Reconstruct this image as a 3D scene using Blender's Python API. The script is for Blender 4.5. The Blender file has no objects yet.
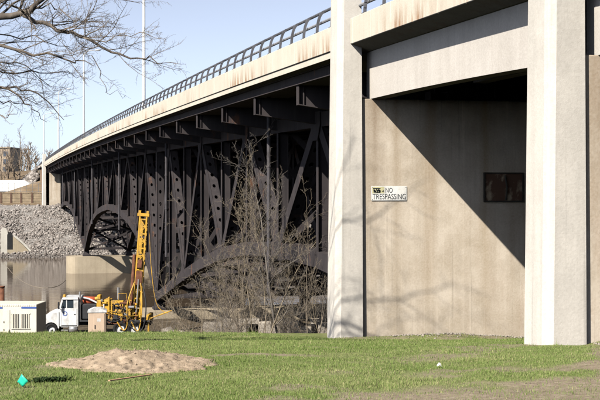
import bpy, math, random
import numpy as np
from mathutils import Vector, Matrix

random.seed(7)
rng = np.random.default_rng(7)
SC = bpy.context.scene
COL = SC.collection

# ------------------------------------------------------------------ camera, sky, sun, exposure
F = 1250.0                       # focal length in photograph pixels (600 wide)
XV, HY = -8.0, 187.0             # vanishing point of the bridge axis, horizon row
TH = math.atan((300 - XV) / F)   # camera looks this far to the right of the bridge axis (+Y)
FWD = Vector((math.sin(TH), math.cos(TH), 0))
RGT = Vector((math.cos(TH), -math.sin(TH), 0))
cam_d = bpy.data.cameras.new('camera')
cam = bpy.data.objects.new('camera', cam_d)
COL.objects.link(cam)
cam.location = (0, 0, 0)         # heights are measured from the eye
cam.rotation_euler = (math.pi / 2, 0, -TH)
cam_d.sensor_width = 36
cam_d.lens = 36 * F / 600
cam_d.shift_y = -(200 - HY) / 600
cam_d.clip_start = 0.3
cam_d.clip_end = 12000
SC.camera = cam

LIGHT = Vector((1.0, 0.80, -1.04)).normalized()      # direction in which sunlight travels
SUN_EL = math.asin(-LIGHT.z)
SUN_AZ = math.atan2(-LIGHT.x, -LIGHT.y)              # clockwise from +Y
w = bpy.data.worlds.new('World')
SC.world = w
w.use_nodes = True
nt = w.node_tree
bg = nt.nodes['Background']
sky = nt.nodes.new('ShaderNodeTexSky')
sky.sky_type = 'NISHITA'
sky.sun_disc = False
sky.sun_elevation = SUN_EL
sky.sun_rotation = SUN_AZ
sky.altitude = 200
sky.air_density = 0.55
sky.dust_density = 0.55
sky.ozone_density = 5.0
bg.inputs['Strength'].default_value = 0.098
hs = nt.nodes.new('ShaderNodeHueSaturation')       # hazy spring sky: paler than the clear-air model
hs.inputs['Saturation'].default_value = 0.50
nt.links.new(sky.outputs[0], hs.inputs['Color'])
nt.links.new(hs.outputs[0], bg.inputs['Color'])
sun_d = bpy.data.lights.new('sun', 'SUN')
sun_d.energy = 5.0
sun_d.angle = math.radians(0.5)
sun_d.color = (1.0, 0.945, 0.86)
sun = bpy.data.objects.new('sun', sun_d)
COL.objects.link(sun)
sun.rotation_euler = (-LIGHT).to_track_quat('Z', 'Y').to_euler()
SC.view_settings.view_transform = 'Standard'
SC.view_settings.look = 'None'
SC.view_settings.exposure = 0.78
SC.view_settings.gamma = 1.0
SC.render.engine = 'CYCLES'
SC.cycles.max_bounces = 6
SC.cycles.diffuse_bounces = 0

# ------------------------------------------------------------------ helpers
def P(px, py, D):
    """photograph pixel at camera depth D -> world point"""
    p = FWD * D + RGT * ((px - 300) / F * D)
    p.z = (HY - py) / F * D
    return p

def PW(px, X, z=0.0):
    """photograph column px on the vertical plane X = const"""
    D = X * F / (math.cos(TH) * (px - XV))
    return Vector((X, (D - X * math.sin(TH)) / math.cos(TH), z))

def RS(r, s, z=0.0):
    p = RGT * r + FWD * s
    p.z = z
    return p

class MB:
    """collects shapes; build() makes ONE mesh object"""
    def __init__(self):
        self.v, self.f, self.m = [], [], []
        self.mi = 0
    def mesh(self, vs, fs):
        o = len(self.v)
        self.v.extend([tuple(p) for p in vs])
        self.f.extend([tuple(i + o for i in f) for f in fs])
        self.m.extend([self.mi] * len(fs))
        return self
    def box(self, x0, x1, y0, y1, z0, z1, M=None):
        vs = [Vector(p) for p in ((x0,y0,z0),(x1,y0,z0),(x1,y1,z0),(x0,y1,z0),(x0,y0,z1),(x1,y0,z1),(x1,y1,z1),(x0,y1,z1))]
        if M is not None:
            vs = [M @ p for p in vs]
        return self.mesh(vs, [(0,3,2,1),(4,5,6,7),(0,1,5,4),(1,2,6,5),(2,3,7,6),(3,0,4,7)])
    def bbox(self, x0, x1, y0, y1, z0, z1, b=0.02, M=None):
        """box with chamfered edges"""
        pts = []
        idx = {}
        for i, sx in enumerate((x0, x1)):
            for j, sy in enumerate((y0, y1)):
                for k, sz in enumerate((z0, z1)):
                    ix, iy, iz = (1, -1)[i], (1, -1)[j], (1, -1)[k]
                    for a in range(3):
                        p = [sx + ix * b, sy + iy * b, sz + iz * b]
                        p[a] = (sx, sy, sz)[a]
                        idx[(i, j, k, a)] = len(pts)
                        pts.append(Vector(p))
        fs = []
        def q(*k): fs.append(tuple(idx[t] for t in k))
        for i in (0, 1):
            q((i,0,0,0),(i,1,0,0),(i,1,1,0),(i,0,1,0))
            q((0,i,0,1),(1,i,0,1),(1,i,1,1),(0,i,1,1))
            q((0,0,i,2),(1,0,i,2),(1,1,i,2),(0,1,i,2))
            for j in (0, 1):
                q((i,j,0,0),(i,j,1,0),(i,j,1,1),(i,j,0,1))
                q((i,0,j,0),(i,1,j,0),(i,1,j,2),(i,0,j,2))
                q((0,i,j,1),(1,i,j,1),(1,i,j,2),(0,i,j,2))
                for k in (0, 1):
                    q((i,j,k,0),(i,j,k,1),(i,j,k,2))
        if M is not None:
            pts = [M @ p for p in pts]
        return self.mesh(pts, fs)
    def bar(self, a, b, wx, wy, up=(0, 0, 1), ext=0.0):
        """rectangular bar from a to b; wx along side, wy along the other axis"""
        a, b = Vector(a), Vector(b)
        M = frame(a, b, up)
        L = (b - a).length
        return self.box(-wx/2, wx/2, -wy/2, wy/2, -ext, L + ext, M)
    def tube(self, pts, radii, n=6, cap=True):
        pts = [Vector(p) for p in pts]
        if not hasattr(radii, '__len__'):
            radii = [radii] * len(pts)
        vs, fs = [], []
        t0 = (pts[1] - pts[0]).normalized()
        u = t0.orthogonal().normalized()
        for i, p in enumerate(pts):
            t = (pts[min(i+1, len(pts)-1)] - pts[max(i-1, 0)]).normalized()
            u = (u - t * u.dot(t))
            u = u.normalized() if u.length > 1e-6 else t.orthogonal().normalized()
            v = t.cross(u)
            for k in range(n):
                a = 2 * math.pi * k / n
                vs.append(p + (u * math.cos(a) + v * math.sin(a)) * radii[i])
        for i in range(len(pts) - 1):
            for k in range(n):
                fs.append((i*n+k, i*n+(k+1) % n, (i+1)*n+(k+1) % n, (i+1)*n+k))
        if cap:
            fs.append(tuple(range(n-1, -1, -1)))
            fs.append(tuple((len(pts)-1)*n+k for k in range(n)))
        return self.mesh(vs, fs)
    def prism(self, poly, a0, a1, axis='y', M=None):
        """closed polygon extruded along an axis. axis y: poly is (x,z); x: (y,z); z: (x,y)"""
        n = len(poly)
        def pt(p, a):
            if axis == 'y': return Vector((p[0], a, p[1]))
            if axis == 'x': return Vector((a, p[0], p[1]))
            return Vector((p[0], p[1], a))
        vs = [pt(p, a0) for p in poly] + [pt(p, a1) for p in poly]
        if M is not None:
            vs = [M @ p for p in vs]
        fs = [tuple(range(n)), tuple(range(2*n-1, n-1, -1))]
        fs += [(i, i+n, (i+1) % n + n, (i+1) % n) for i in range(n)]
        return self.mesh(vs, fs)
    def lathe(self, prof, n=20, M=None):
        """profile [(radius, z)] about z"""
        vs, fs = [], []
        for r, z in prof:
            for k in range(n):
                a = 2*math.pi*k/n
                vs.append(Vector((r*math.cos(a), r*math.sin(a), z)))
        for i in range(len(prof)-1):
            for k in range(n):
                fs.append((i*n+k, i*n+(k+1) % n, (i+1)*n+(k+1) % n, (i+1)*n+k))
        if M is not None:
            vs = [M @ p for p in vs]
        return self.mesh(vs, fs)
    def sweep(self, poly, ys, zf, closed=True):
        """cross-section (x, dz) swept along Y following height zf(y)"""
        n = len(poly)
        vs, fs = [], []
        for y in ys:
            z = zf(y)
            vs += [Vector((p[0], y, z + p[1])) for p in poly]
        for i in range(len(ys)-1):
            for k in range(n):
                fs.append((i*n+k, i*n+(k+1) % n, (i+1)*n+(k+1) % n, (i+1)*n+k))
        fs.append(tuple(range(n)))
        fs.append(tuple((len(ys)-1)*n+k for k in range(n-1, -1, -1)))
        return self.mesh(vs, fs)
    def data(self, name, mats, smooth=False):
        me = bpy.data.meshes.new(name)
        me.from_pydata(self.v, [], self.f)
        for m in (mats if isinstance(mats, (list, tuple)) else [mats]):
            me.materials.append(m)
        if any(self.m):
            me.polygons.foreach_set('material_index', self.m)
        if smooth:
            me.polygons.foreach_set('use_smooth', [True]*len(me.polygons))
        fix_normals(me)
        me.update()
        return me
    def build(self, name, mats, parent=None, smooth=False, loc=None, rot=None):
        return link(name, self.data(name, mats, smooth), parent, loc, rot)

import bmesh
def fix_normals(me):
    if len(me.polygons) > 60000:
        return
    bm = bmesh.new()
    bm.from_mesh(me)
    bmesh.ops.recalc_face_normals(bm, faces=bm.faces)
    bm.to_mesh(me)
    bm.free()

def frame(a, b, up=(0, 0, 1)):
    """matrix whose z runs from a to b, y is as close to up as can be"""
    zax = (Vector(b) - Vector(a)).normalized()
    up = Vector(up)
    if abs(zax.dot(up)) > 0.999:
        up = Vector((0, 1, 0))
    xax = up.cross(zax).normalized()
    yax = zax.cross(xax)
    M = Matrix((xax, yax, zax)).transposed().to_4x4()
    M.translation = Vector(a)
    return M

def link(name, data, parent=None, loc=None, rot=None):
    o = bpy.data.objects.new(name, data)
    COL.objects.link(o)
    if parent is not None:
        o.parent = parent
    if loc is not None:
        o.location = loc
    if rot is not None:
        o.rotation_euler = rot
    return o

def empty(name, loc=(0, 0, 0), rotz=0.0, parent=None):
    o = bpy.data.objects.new(name, None)
    COL.objects.link(o)
    o.empty_display_size = 0.3
    o.location = loc
    o.rotation_euler = (0, 0, rotz)
    if parent is not None:
        o.parent = parent
    return o

def tag(o, label, cat, group=None):
    o['label'] = label
    o['category'] = cat
    if group:
        o['group'] = group
    return o

def kind(o, k):
    o['kind'] = k
    return o

# value noise in numpy
_perm = rng.permutation(512)
_val = rng.random(512)
def vnoise(x, y, seed=0):
    x = np.asarray(x, float); y = np.asarray(y, float)
    xi = np.floor(x).astype(int); yi = np.floor(y).astype(int)
    fx = x - xi; fy = y - yi
    fx = fx*fx*(3-2*fx); fy = fy*fy*(3-2*fy)
    def h(i, j):
        return _val[(_perm[(i + seed*37) & 511] + j*7 + seed*13) & 511]
    return (h(xi, yi)*(1-fx)+h(xi+1, yi)*fx)*(1-fy)+(h(xi, yi+1)*(1-fx)+h(xi+1, yi+1)*fx)*fy
def fbm(x, y, oct=4, seed=0):
    s = 0; a = 0.5; t = 0
    for o in range(oct):
        s = s + a*vnoise(np.asarray(x)*2**o, np.asarray(y)*2**o, seed+o); t += a; a *= 0.5
    return s/t
def sstep(a, b, x):
    t = np.clip((np.asarray(x, float)-a)/(b-a), 0, 1)
    return t*t*(3-2*t)

# ------------------------------------------------------------------ materials
class NT:
    def __init__(self, name, rough=0.8, spec=0.3):
        self.mat = bpy.data.materials.new(name)
        self.mat.use_nodes = True
        self.t = self.mat.node_tree
        self.b = self.t.nodes['Principled BSDF']
        self.b.inputs['Roughness'].default_value = rough
        self.b.inputs['Specular IOR Level'].default_value = spec
    def n(self, typ, **kw):
        nd = self.t.nodes.new(typ)
        for k, v in kw.items():
            setattr(nd, k, v)
        return nd
    def l(self, a, b):
        self.t.links.new(a, b)
    def pos(self, scale=(1, 1, 1), local=False):
        if local:
            g = self.n('ShaderNodeTexCoord').outputs['Object']
        else:
            g = self.n('ShaderNodeNewGeometry').outputs['Position']
        m = self.n('ShaderNodeMapping')
        m.inputs['Scale'].default_value = scale
        self.l(g, m.inputs['Vector'])
        return m.outputs['Vector']
    def noise(self, scale=1.0, detail=4, stretch=(1, 1, 1), local=False, rough=0.55):
        nd = self.n('ShaderNodeTexNoise')
        nd.inputs['Scale'].default_value = scale
        nd.inputs['Detail'].default_value = detail
        nd.inputs['Roughness'].default_value = rough
        self.l(self.pos(stretch, local), nd.inputs['Vector'])
        return nd.outputs['Fac']
    def ramp(self, fac, stops):
        r = self.n('ShaderNodeValToRGB')
        e = r.color_ramp.elements
        while len(e) < len(stops):
            e.new(0.5)
        for el, (p, c) in zip(e, stops):
            el.position = p
            el.color = (c, c, c, 1) if not hasattr(c, '__len__') else (*c, 1)
        self.l(fac, r.inputs['Fac'])
        return r.outputs['Color']
    def mix(self, fac, a, b, mode='MIX'):
        m = self.n('ShaderNodeMix', data_type='RGBA', blend_type=mode)
        for s, v in ((0, fac), (6, a), (7, b)):
            if hasattr(v, 'is_linked') or isinstance(v, bpy.types.NodeSocket):
                self.l(v, m.inputs[s])
            elif s == 0:
                m.inputs[0].default_value = v
            else:
                m.inputs[s].default_value = (*v, 1)
        return m.outputs[2]
    def math(self, op, a, b=0.0, clamp=False):
        m = self.n('ShaderNodeMath', operation=op, use_clamp=clamp)
        for s, v in ((0, a), (1, b)):
            if isinstance(v, bpy.types.NodeSocket):
                self.l(v, m.inputs[s])
            else:
                m.inputs[s].default_value = v
        return m.outputs[0]
    def color(self, c):
        if isinstance(c, bpy.types.NodeSocket):
            self.l(c, self.b.inputs['Base Color'])
        else:
            self.b.inputs['Base Color'].default_value = (*c, 1)
    def bump(self, h, strength=0.3, dist=0.05):
        nd = self.n('ShaderNodeBump')
        nd.inputs['Strength'].default_value = strength
        nd.inputs['Distance'].default_value = dist
        self.l(h, nd.inputs['Height'])
        self.l(nd.outputs['Normal'], self.b.inputs['Normal'])

def plain(name, c, rough=0.6, spec=0.3, var=0.15, scale=3.0, metal=0.0, bump=0.0):
    m = NT(name, rough, spec)
    f = m.noise(scale, 5)
    lo = tuple(x*(1-var) for x in c); hi = tuple(min(1, x*(1+var)) for x in c)
    m.color(m.ramp(f, [(0.3, lo), (0.7, hi)]))
    m.b.inputs['Metallic'].default_value = metal
    if bump:
        m.bump(f, bump, 0.02)
    return m.mat

def concrete(name, c, stain, streak=0.5, rust=0.0, blot=0.5, fine=0.1, low=False, lifts=0.0, seeps=()):
    m = NT(name, 0.9, 0.15)
    base = m.mix(m.ramp(m.noise(0.55, 8, rough=0.7), [(0.40, 0.0), (0.62, blot)]), c, stain)
    dark = tuple(x*0.62 for x in stain)
    base = m.mix(m.ramp(m.noise(0.22, 6, (1, 1, 0.6), rough=0.7), [(0.52, 0.0), (0.68, blot*0.75)]), base, dark)
    st = m.ramp(m.noise(1.0, 5, (2.2, 2.2, 0.09)), [(0.47, 0.0), (0.72, streak)])
    base = m.mix(st, base, stain)
    st = m.ramp(m.noise(1.0, 4, (9.0, 9.0, 0.16)), [(0.60, 0.0), (0.74, streak*0.75)])
    base = m.mix(st, base, dark)
    st = m.ramp(m.noise(1.0, 4, (6.0, 6.0, 0.12)), [(0.58, 0.0), (0.75, streak*0.5)])
    base = m.mix(st, base, tuple(min(1.0, x*1.25) for x in c))
    if rust:
        a = m.ramp(m.noise(1.0, 4, (3.0, 3.0, 0.5)), [(0.44, 0.0), (0.62, 1.0)])
        b = m.ramp(m.noise(0.11, 3, (1, 1, 0.05)), [(0.50, 0.0), (0.58, 1.0)])
        if low:      # iron stains seep out of the foot of each panel
            sep = m.n('ShaderNodeSeparateXYZ'); m.l(m.n('ShaderNodeTexCoord').outputs['Object'], sep.inputs[0])
            b = m.math('MULTIPLY', b, m.ramp(sep.outputs['Z'], [(0.10, 1.0), (0.62, 0.0)]))
        base = m.mix(m.math('MULTIPLY', m.math('MULTIPLY', a, b), rust), base, (0.27, 0.13, 0.045))
    sep = m.n('ShaderNodeSeparateXYZ'); m.l(m.n('ShaderNodeNewGeometry').outputs['Position'], sep.inputs[0])
    for xc, wd, z1, z0, col in seeps:      # run-off stains: centre, half width, top and bottom of the streak
        dx = m.math('ABSOLUTE', m.math('SUBTRACT', sep.outputs['X'], xc))
        wob = m.math('MULTIPLY', m.noise(1.0, 3, (5, 5, 0.6)), wd)
        k = m.math('DIVIDE', m.math('SUBTRACT', m.math('ADD', wob, wd*0.5), dx, True), wd, True)
        t = m.math('DIVIDE', m.math('SUBTRACT', sep.outputs['Z'], z0), z1-z0, True)
        t = m.math('MULTIPLY', t, m.math('LESS_THAN', sep.outputs['Z'], z1))
        base = m.mix(m.math('MULTIPLY', m.math('MULTIPLY', k, t), 0.85), base, col)
    g = m.noise(18.0, 6, (1, 1, 1), rough=0.72)
    base = m.mix(fine, base, m.ramp(g, [(0.3, (0.12, 0.11, 0.10)), (0.7, (0.9, 0.88, 0.84))]))
    h = g
    if lifts:        # joints between formwork lifts
        fr = m.math('FRACT', m.math('ADD', m.math('DIVIDE', sep.outputs['Z'], lifts), m.math('MULTIPLY', m.noise(0.8, 2), 0.012)))
        ln = m.math('LESS_THAN', fr, 0.014)
        base = m.mix(m.math('MULTIPLY', ln, 0.12), base, dark)
        h = m.math('SUBTRACT', g, m.math('MULTIPLY', ln, 0.5))
    m.color(base)
    m.bump(h, 0.3, 0.02)
    return m.mat

M_PARAPET = concrete('parapet_concrete', (0.60, 0.545, 0.45), (0.46, 0.40, 0.31), 0.45, 1.0, 0.35, low=True)
M_PYLON = concrete('pylon_concrete', (0.60, 0.56, 0.495), (0.45, 0.42, 0.37), 0.75, 0.0, 0.6)
M_WALL = concrete('wall_concrete', (0.61, 0.53, 0.425), (0.42, 0.345, 0.25), 0.9, 0.2, 0.85, 0.12,
                  seeps=((15.55, 0.16, 0.05, -3.2, (0.17, 0.09, 0.04)), (16.05, 0.22, 0.05, -2.0, (0.22, 0.12, 0.055)), (10.70, 0.45, 2.6, -2.2, (0.22, 0.15, 0.085)), (11.35, 0.22, 2.6, -5.0, (0.33, 0.25, 0.16)), (12.4, 0.3, 2.6, -5, (0.36, 0.27, 0.17)), (14.1, 0.25, 2.6, -6, (0.35, 0.26, 0.15))))
M_GIRDER = concrete('girder_concrete', (0.54, 0.50, 0.45), (0.40, 0.36, 0.315), 0.45, 0.0, 0.4, 0.12)
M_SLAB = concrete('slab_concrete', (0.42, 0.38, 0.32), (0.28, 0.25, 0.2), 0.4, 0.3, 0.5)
M_SOFFIT = concrete('shaded_soffit', (0.085, 0.075, 0.065), (0.05, 0.045, 0.04), 0.4, 0.2, 0.5)  # slab concrete with the shade under the deck put into its colour
M_FOOT = concrete('footing_concrete', (0.40, 0.33, 0.23), (0.27, 0.215, 0.14), 0.6, 0.1, 0.5)
M_OLD = concrete('old_concrete', (0.34, 0.295, 0.24), (0.17, 0.145, 0.115), 0.5, 0.15, 0.8)

def steel():
    m = NT('bridge_steel_paint', 0.85, 0.06)
    b = m.mix(m.ramp(m.noise(0.4, 5), [(0.35, 0.0), (0.7, 1.0)]), (0.038, 0.034, 0.036), (0.064, 0.055, 0.055))
    r = m.ramp(m.noise(1.1, 6, (1, 1, 0.5), rough=0.65), [(0.60, 0.0), (0.70, 0.8)])
    b = m.mix(r, b, (0.15, 0.075, 0.045))
    st = m.ramp(m.noise(1.0, 3, (5, 5, 0.3)), [(0.5, 0.0), (0.8, 0.35)])
    b = m.mix(st, b, (0.10, 0.088, 0.085))
    m.color(b)
    m.bump(m.noise(9, 3), 0.08, 0.02)
    return m.mat
M_STEEL = steel()
M_RAIL = plain('rail_steel', (0.10, 0.10, 0.11), 0.5, 0.4, 0.3)
M_GALV = plain('galvanized_steel', (0.66, 0.66, 0.65), 0.5, 0.4, 0.08)
M_PIPE = plain('pipe_steel', (0.075, 0.07, 0.075), 0.8, 0.1, 0.2)
M_ASPH = plain('asphalt', (0.05, 0.05, 0.05), 0.9, 0.2, 0.2, 8)

# ------------------------------------------------------------------ ground
_sp = np.array([-3000, -60, -10, 0, 9, 13, 18, 22.4, 30, 35.7, 40, 45, 47, 51, 56, 63, 70, 74, 100, 106, 111, 116, 130, 205, 214, 218, 221, 244.0, 249, 252, 262, 276, 300, 420, 900, 9000])
_zp = np.array([2.0, 0.5, -1.2, -1.55, -1.95, -2.2, -2.5, -2.82, -3.72, -4.35, -4.80, -5.26, -5.55, -6.6, -7.9, -9.7, -10.3, -10.5, -10.54, -11.4, -12.4, -13.6, -16.5, -16, -13.6, -12.4, -11.4, -3.75, -3.45, -1.3, -1.0, 2.1, 2.5, 2.6, 3.0, 6.0])
RIV = -12.4
def zbase(s):
    return 0.5*np.interp(s, _sp, _zp) + 0.25*np.interp(s-0.7, _sp, _zp) + 0.25*np.interp(s+0.7, _sp, _zp)
def height(X, Y):
    X = np.asarray(X, float); Y = np.asarray(Y, float)
    r = X*math.cos(TH) - Y*math.sin(TH); s = X*math.sin(TH) + Y*math.cos(TH)
    z = zbase(s)
    near = 1 - sstep(100, 106, s)
    amp = np.where(s < 47, 0.07, 0.25)
    z = z + (fbm(X*0.35, Y*0.35, 4, 3)-0.5)*amp*near + (fbm(X*1.6, Y*1.6, 3, 9)-0.5)*0.06*near
    # low ridge of spoil at the foot of the pier wall and beside the right-hand column
    z = z + 0.16*np.exp(-((X-12.8)/2.2)**2 - ((Y-34.0)/0.5)**2)
    z = z + 0.22*sstep(10.2, 11.5, X)*np.exp(-((Y-20.0)/2.5)**2)
    # far approach embankment
    a0 = 249 + 12*(1-sstep(9.0, 9.8, X))
    e = sstep(a0, a0+5, s)*(1-sstep(400, 900, s))
    side = np.clip((X-5.2)/4.2, 0, 1)
    z = z + e*side*np.clip(4.0 - z, 0, 9)*np.where(X > 33, np.clip((45-X)/12, 0, 1), 1)
    far = sstep(219, 224, s)
    z = z + far*(fbm(X*0.3, Y*0.3, 3, 5)-0.5)*0.7*(1-sstep(700, 900, s))
    return z

def soil_mask(X, Y):
    """1 = bare dirt, 0 = turf"""
    r = X*math.cos(TH) - Y*math.sin(TH); s = X*math.sin(TH) + Y*math.cos(TH)
    n = fbm(X*0.9, Y*0.9, 4, 21); n2 = fbm(X*0.28, Y*0.28, 3, 31)
    d = sstep(0.56, 0.68, n*0.65+n2*0.35)*0.8
    px_ = 300 + r/np.maximum(s, 1)*F
    d = np.maximum(d, sstep(0.46, 0.58, fbm(X*1.3, Y*1.3, 4, 140)*0.6 + n*0.4)*sstep(300, 470, px_)*0.85)
    px = 300 + r/np.maximum(s, 1)*F
    py = HY - zbase(s)/np.maximum(s, 1)*F
    # worn earth in the right-hand foreground
    right = sstep(330, 600, px + (py-372)*4.5)*sstep(352, 392, py)
    d = np.maximum(d, sstep(0.35, 0.75, right*0.9 + (n-0.5)*1.3))
    d = np.maximum(d, sstep(572, 592, px+(n-0.5)*50)*sstep(340, 352, py))
    d = np.maximum(d, sstep(0.45, 0.6, np.exp(-((px-255)/95)**2-((py-356)/2.4)**2)*0.75 + (n-0.5)*0.5))
    d = np.where(s > 46.2, 1.0, d)
    d = np.where(s < 4, 0.2, d)
    return d

def make_ground():
    r = np.concatenate([[-9000, -4000, -1500, -700, -350, -200, -120, -80, -60, -45, -35, -28, -22, -18], np.arange(-15, 20.01, 0.25),
                        [22, 25, 29, 34, 40, 48, 60, 80, 120, 200, 350, 700, 1500, 4000, 9000]])
    s = np.concatenate([[-3000, -800, -300, -100, -40, -20, -10, -4, 0, 3, 6, 8], np.arange(10, 50, 0.25), np.arange(50, 120, 1.5),
                        np.arange(120, 212, 8), np.arange(212, 270, 1.5), np.arange(270, 420, 12), [460, 520, 600, 700, 900, 1300, 2000, 3500, 9000]])
    R, S = np.meshgrid(r, s)
    X = R*math.cos(TH)+S*math.sin(TH); Y = -R*math.sin(TH)+S*math.cos(TH)
    Z = height(X, Y)
    nr, ns = len(r), len(s)
    V = np.stack([X, Y, Z], -1).reshape(-1, 3)
    i = np.arange((ns-1)*nr).reshape(ns-1, nr)[:, :-1].ravel()
    Fc = np.stack([i, i+1, i+1+nr, i+nr], 1)
    me = bpy.data.meshes.new('ground')
    me.vertices.add(len(V)); me.vertices.foreach_set('co', V.ravel())
    me.loops.add(Fc.size); me.loops.foreach_set('vertex_index', Fc.ravel())
    me.polygons.add(len(Fc)); me.polygons.foreach_set('loop_start', np.arange(len(Fc))*4)
    me.polygons.foreach_set('use_smooth', np.ones(len(Fc), bool))
    me.update(calc_edges=True)
    a = me.attributes.new('soil', 'FLOAT', 'POINT'); a.data.foreach_set('value', soil_mask(X, Y).ravel().astype(np.float32))
    zone = np.where(S < 46.5, 0.0, np.where(S < 116, 1.0, np.where(S < 247, 2.0, 3.0)))
    b = me.attributes.new('zone', 'FLOAT', 'POINT'); b.data.foreach_set('value', (zone/3).ravel().astype(np.float32))
    m = NT('ground_soil_and_turf', 0.95, 0.1)
    at = m.n('ShaderNodeAttribute', attribute_name='soil').outputs['Fac']
    zn = m.n('ShaderNodeAttribute', attribute_name='zone').outputs['Fac']
    g = m.ramp(m.noise(2.0, 6), [(0.3, (0.12, 0.155, 0.045)), (0.55, (0.19, 0.215, 0.08)), (0.75, (0.30, 0.26, 0.15))])
    d = m.ramp(m.noise(9.0, 8, rough=0.72), [(0.3, (0.17, 0.135, 0.095)), (0.55, (0.29, 0.235, 0.17)), (0.75, (0.42, 0.36, 0.28))])
    nearc = m.mix(at, g, d)
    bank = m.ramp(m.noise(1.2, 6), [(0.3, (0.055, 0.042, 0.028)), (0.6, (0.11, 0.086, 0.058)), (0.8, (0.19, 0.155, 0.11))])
    rip = m.ramp(m.noise(2.2, 6), [(0.3, (0.13, 0.12, 0.11)), (0.7, (0.30, 0.28, 0.26))])
    farc = m.ramp(m.noise(0.5, 6), [(0.3, (0.13, 0.095, 0.06)), (0.6, (0.20, 0.15, 0.10)), (0.8, (0.27, 0.22, 0.16))])
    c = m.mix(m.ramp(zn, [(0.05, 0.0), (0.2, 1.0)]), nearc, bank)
    c = m.mix(m.ramp(zn, [(0.40, 0.0), (0.55, 1.0)]), c, rip)
    c = m.mix(m.ramp(zn, [(0.75, 0.0), (0.9, 1.0)]), c, farc)
    m.color(c)
    m.bump(m.noise(14, 6, rough=0.7), 0.6, 0.05)
    me.materials.append(m.mat)
    kind(link('ground', me), 'structure')
make_ground()

def gz(p):
    return float(height(p[0], p[1]))

# river
mw = NT('river_water', 0.06, 0.5)
mw.color((0.085, 0.062, 0.042))
mw.b.inputs['IOR'].default_value = 1.33
wv = mw.n('ShaderNodeTexNoise'); wv.inputs['Scale'].default_value = 1.0; wv.inputs['Detail'].default_value = 3
mw.l(mw.pos((0.55, 1.1, 1)), wv.inputs['Vector'])
mw.bump(wv.outputs['Fac'], 0.055, 0.25)
wb = MB()
c4 = [RS(-9000, 100, RIV), RS(9000, 100, RIV), RS(9000, 240, RIV), RS(-9000, 240, RIV)]
wb.mesh(c4, [(0, 1, 2, 3)])
kind(wb.build('river_water', mw.mat), 'structure')

# ------------------------------------------------------------------ the bridge
def zd(y):
    return 4.71 - 5.1e-5*(y-145.0)**2     # underside of the parapet fascia
PANEL = 7.405
def ny(n):
    if n <= -1: return 36.15
    if n >= 28: return 249.3
    return 42.6 + PANEL*n
BOT = {-1: -4.1, 0: -3.4, 1: -2.98, 2: -2.92, 3: -3.25, 4: -3.9, 5: -4.95, 6: -6.2, 7: -7.6, 8: -9.0,
       9: -6.0, 10: -4.2, 11: -3.2, 12: -2.65, 13: -2.3}
def bz(n):
    if n > 13:
        n = 27 - n
    return BOT[n]
XF, XE = 9.95, 41.1                      # deck edges; the far one moved out to cut light under the bridge
XT = (13.3, 19.4, 25.5, 31.6, 37.7)                  # truss planes; the farthest added with the widening to darken the underside
YA, YB, YC = 34.33, 20.45, 6.6           # fronts of the three near piers
YFAR = 250.2
bridge = tag(empty('truss_bridge', (0, 0, 0)), 'long road bridge with pale concrete parapet over dark steel arched trusses', 'bridge')

# pylons (columns flanking the pier walls)
def pylon(y0, sgn=1, ztop=6.5, zbot=-6.0, xa=9.50, xb=10.32, mirror=False):
    L = 1.08
    m = MB()
    rings = []
    for z in (zbot, ztop):
        i = 0.011*(z+4.4)
        x0, x1 = xa+i, xb-0.35*i
        a, b = (y0+i*0.3, y0+L-i*0.3) if sgn > 0 else (y0-L+i*0.3, y0-i*0.3)
        if mirror:
            x0, x1 = XF+XE-x1, XF+XE-x0
        c = 0.16
        if mirror:
            rings.append([(x0,a),(x1-c,a),(x1,a+c),(x1,b-c),(x1-c,b),(x0,b)])
        else:
            rings.append([(x0+c,a),(x1,a),(x1,b),(x0+c,b),(x0,b-c),(x0,a+c)])
    n = 6
    vs = [Vector((p[0], p[1], zbot)) for p in rings[0]] + [Vector((p[0], p[1], ztop)) for p in rings[1]]
    m.mesh(vs, [tuple(range(n)), tuple(range(n, 2*n))] + [(k, (k+1) % n, (k+1) % n+n, k+n) for k in range(n)])
    return m.build('pylon', M_PYLON, bridge)
for y in (YA, YB, YC):
    pylon(y); pylon(y, mirror=True)
pylon(YFAR+1.1, -1); pylon(YFAR+1.1, -1, mirror=True)

# pier walls, with shallow vertical construction joints
def pier_wall(y0, y1, ztop, xa, zbot=-7.0):
    m = MB()
    xs = [xa, xa+8.0, xa+16.0, xa+24.0, XE-0.6]
    for a, b in zip(xs[:-1], xs[1:]):
        m.bbox(a+0.003, b-0.003, y0, y1, zbot, ztop, 0.012)
    m.box(xa+0.05, XE-0.65, y0+0.05, y1-0.05, zbot, ztop-0.03)
    return m.build('pier_wall', M_WALL, bridge)
pier_wall(34.45, 35.5, zd(34.5)-1.55, 10.335)
pier_wall(YB+0.12, YB+1.2, zd(YB+.5)-1.55, 10.335)
pier_wall(YC+0.12, YC+1.2, zd(YC+.5)-1.55, 10.335)
pier_wall(YFAR, YFAR+0.9, zd(YFAR)-0.3, 10.95, -8.0)

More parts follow.
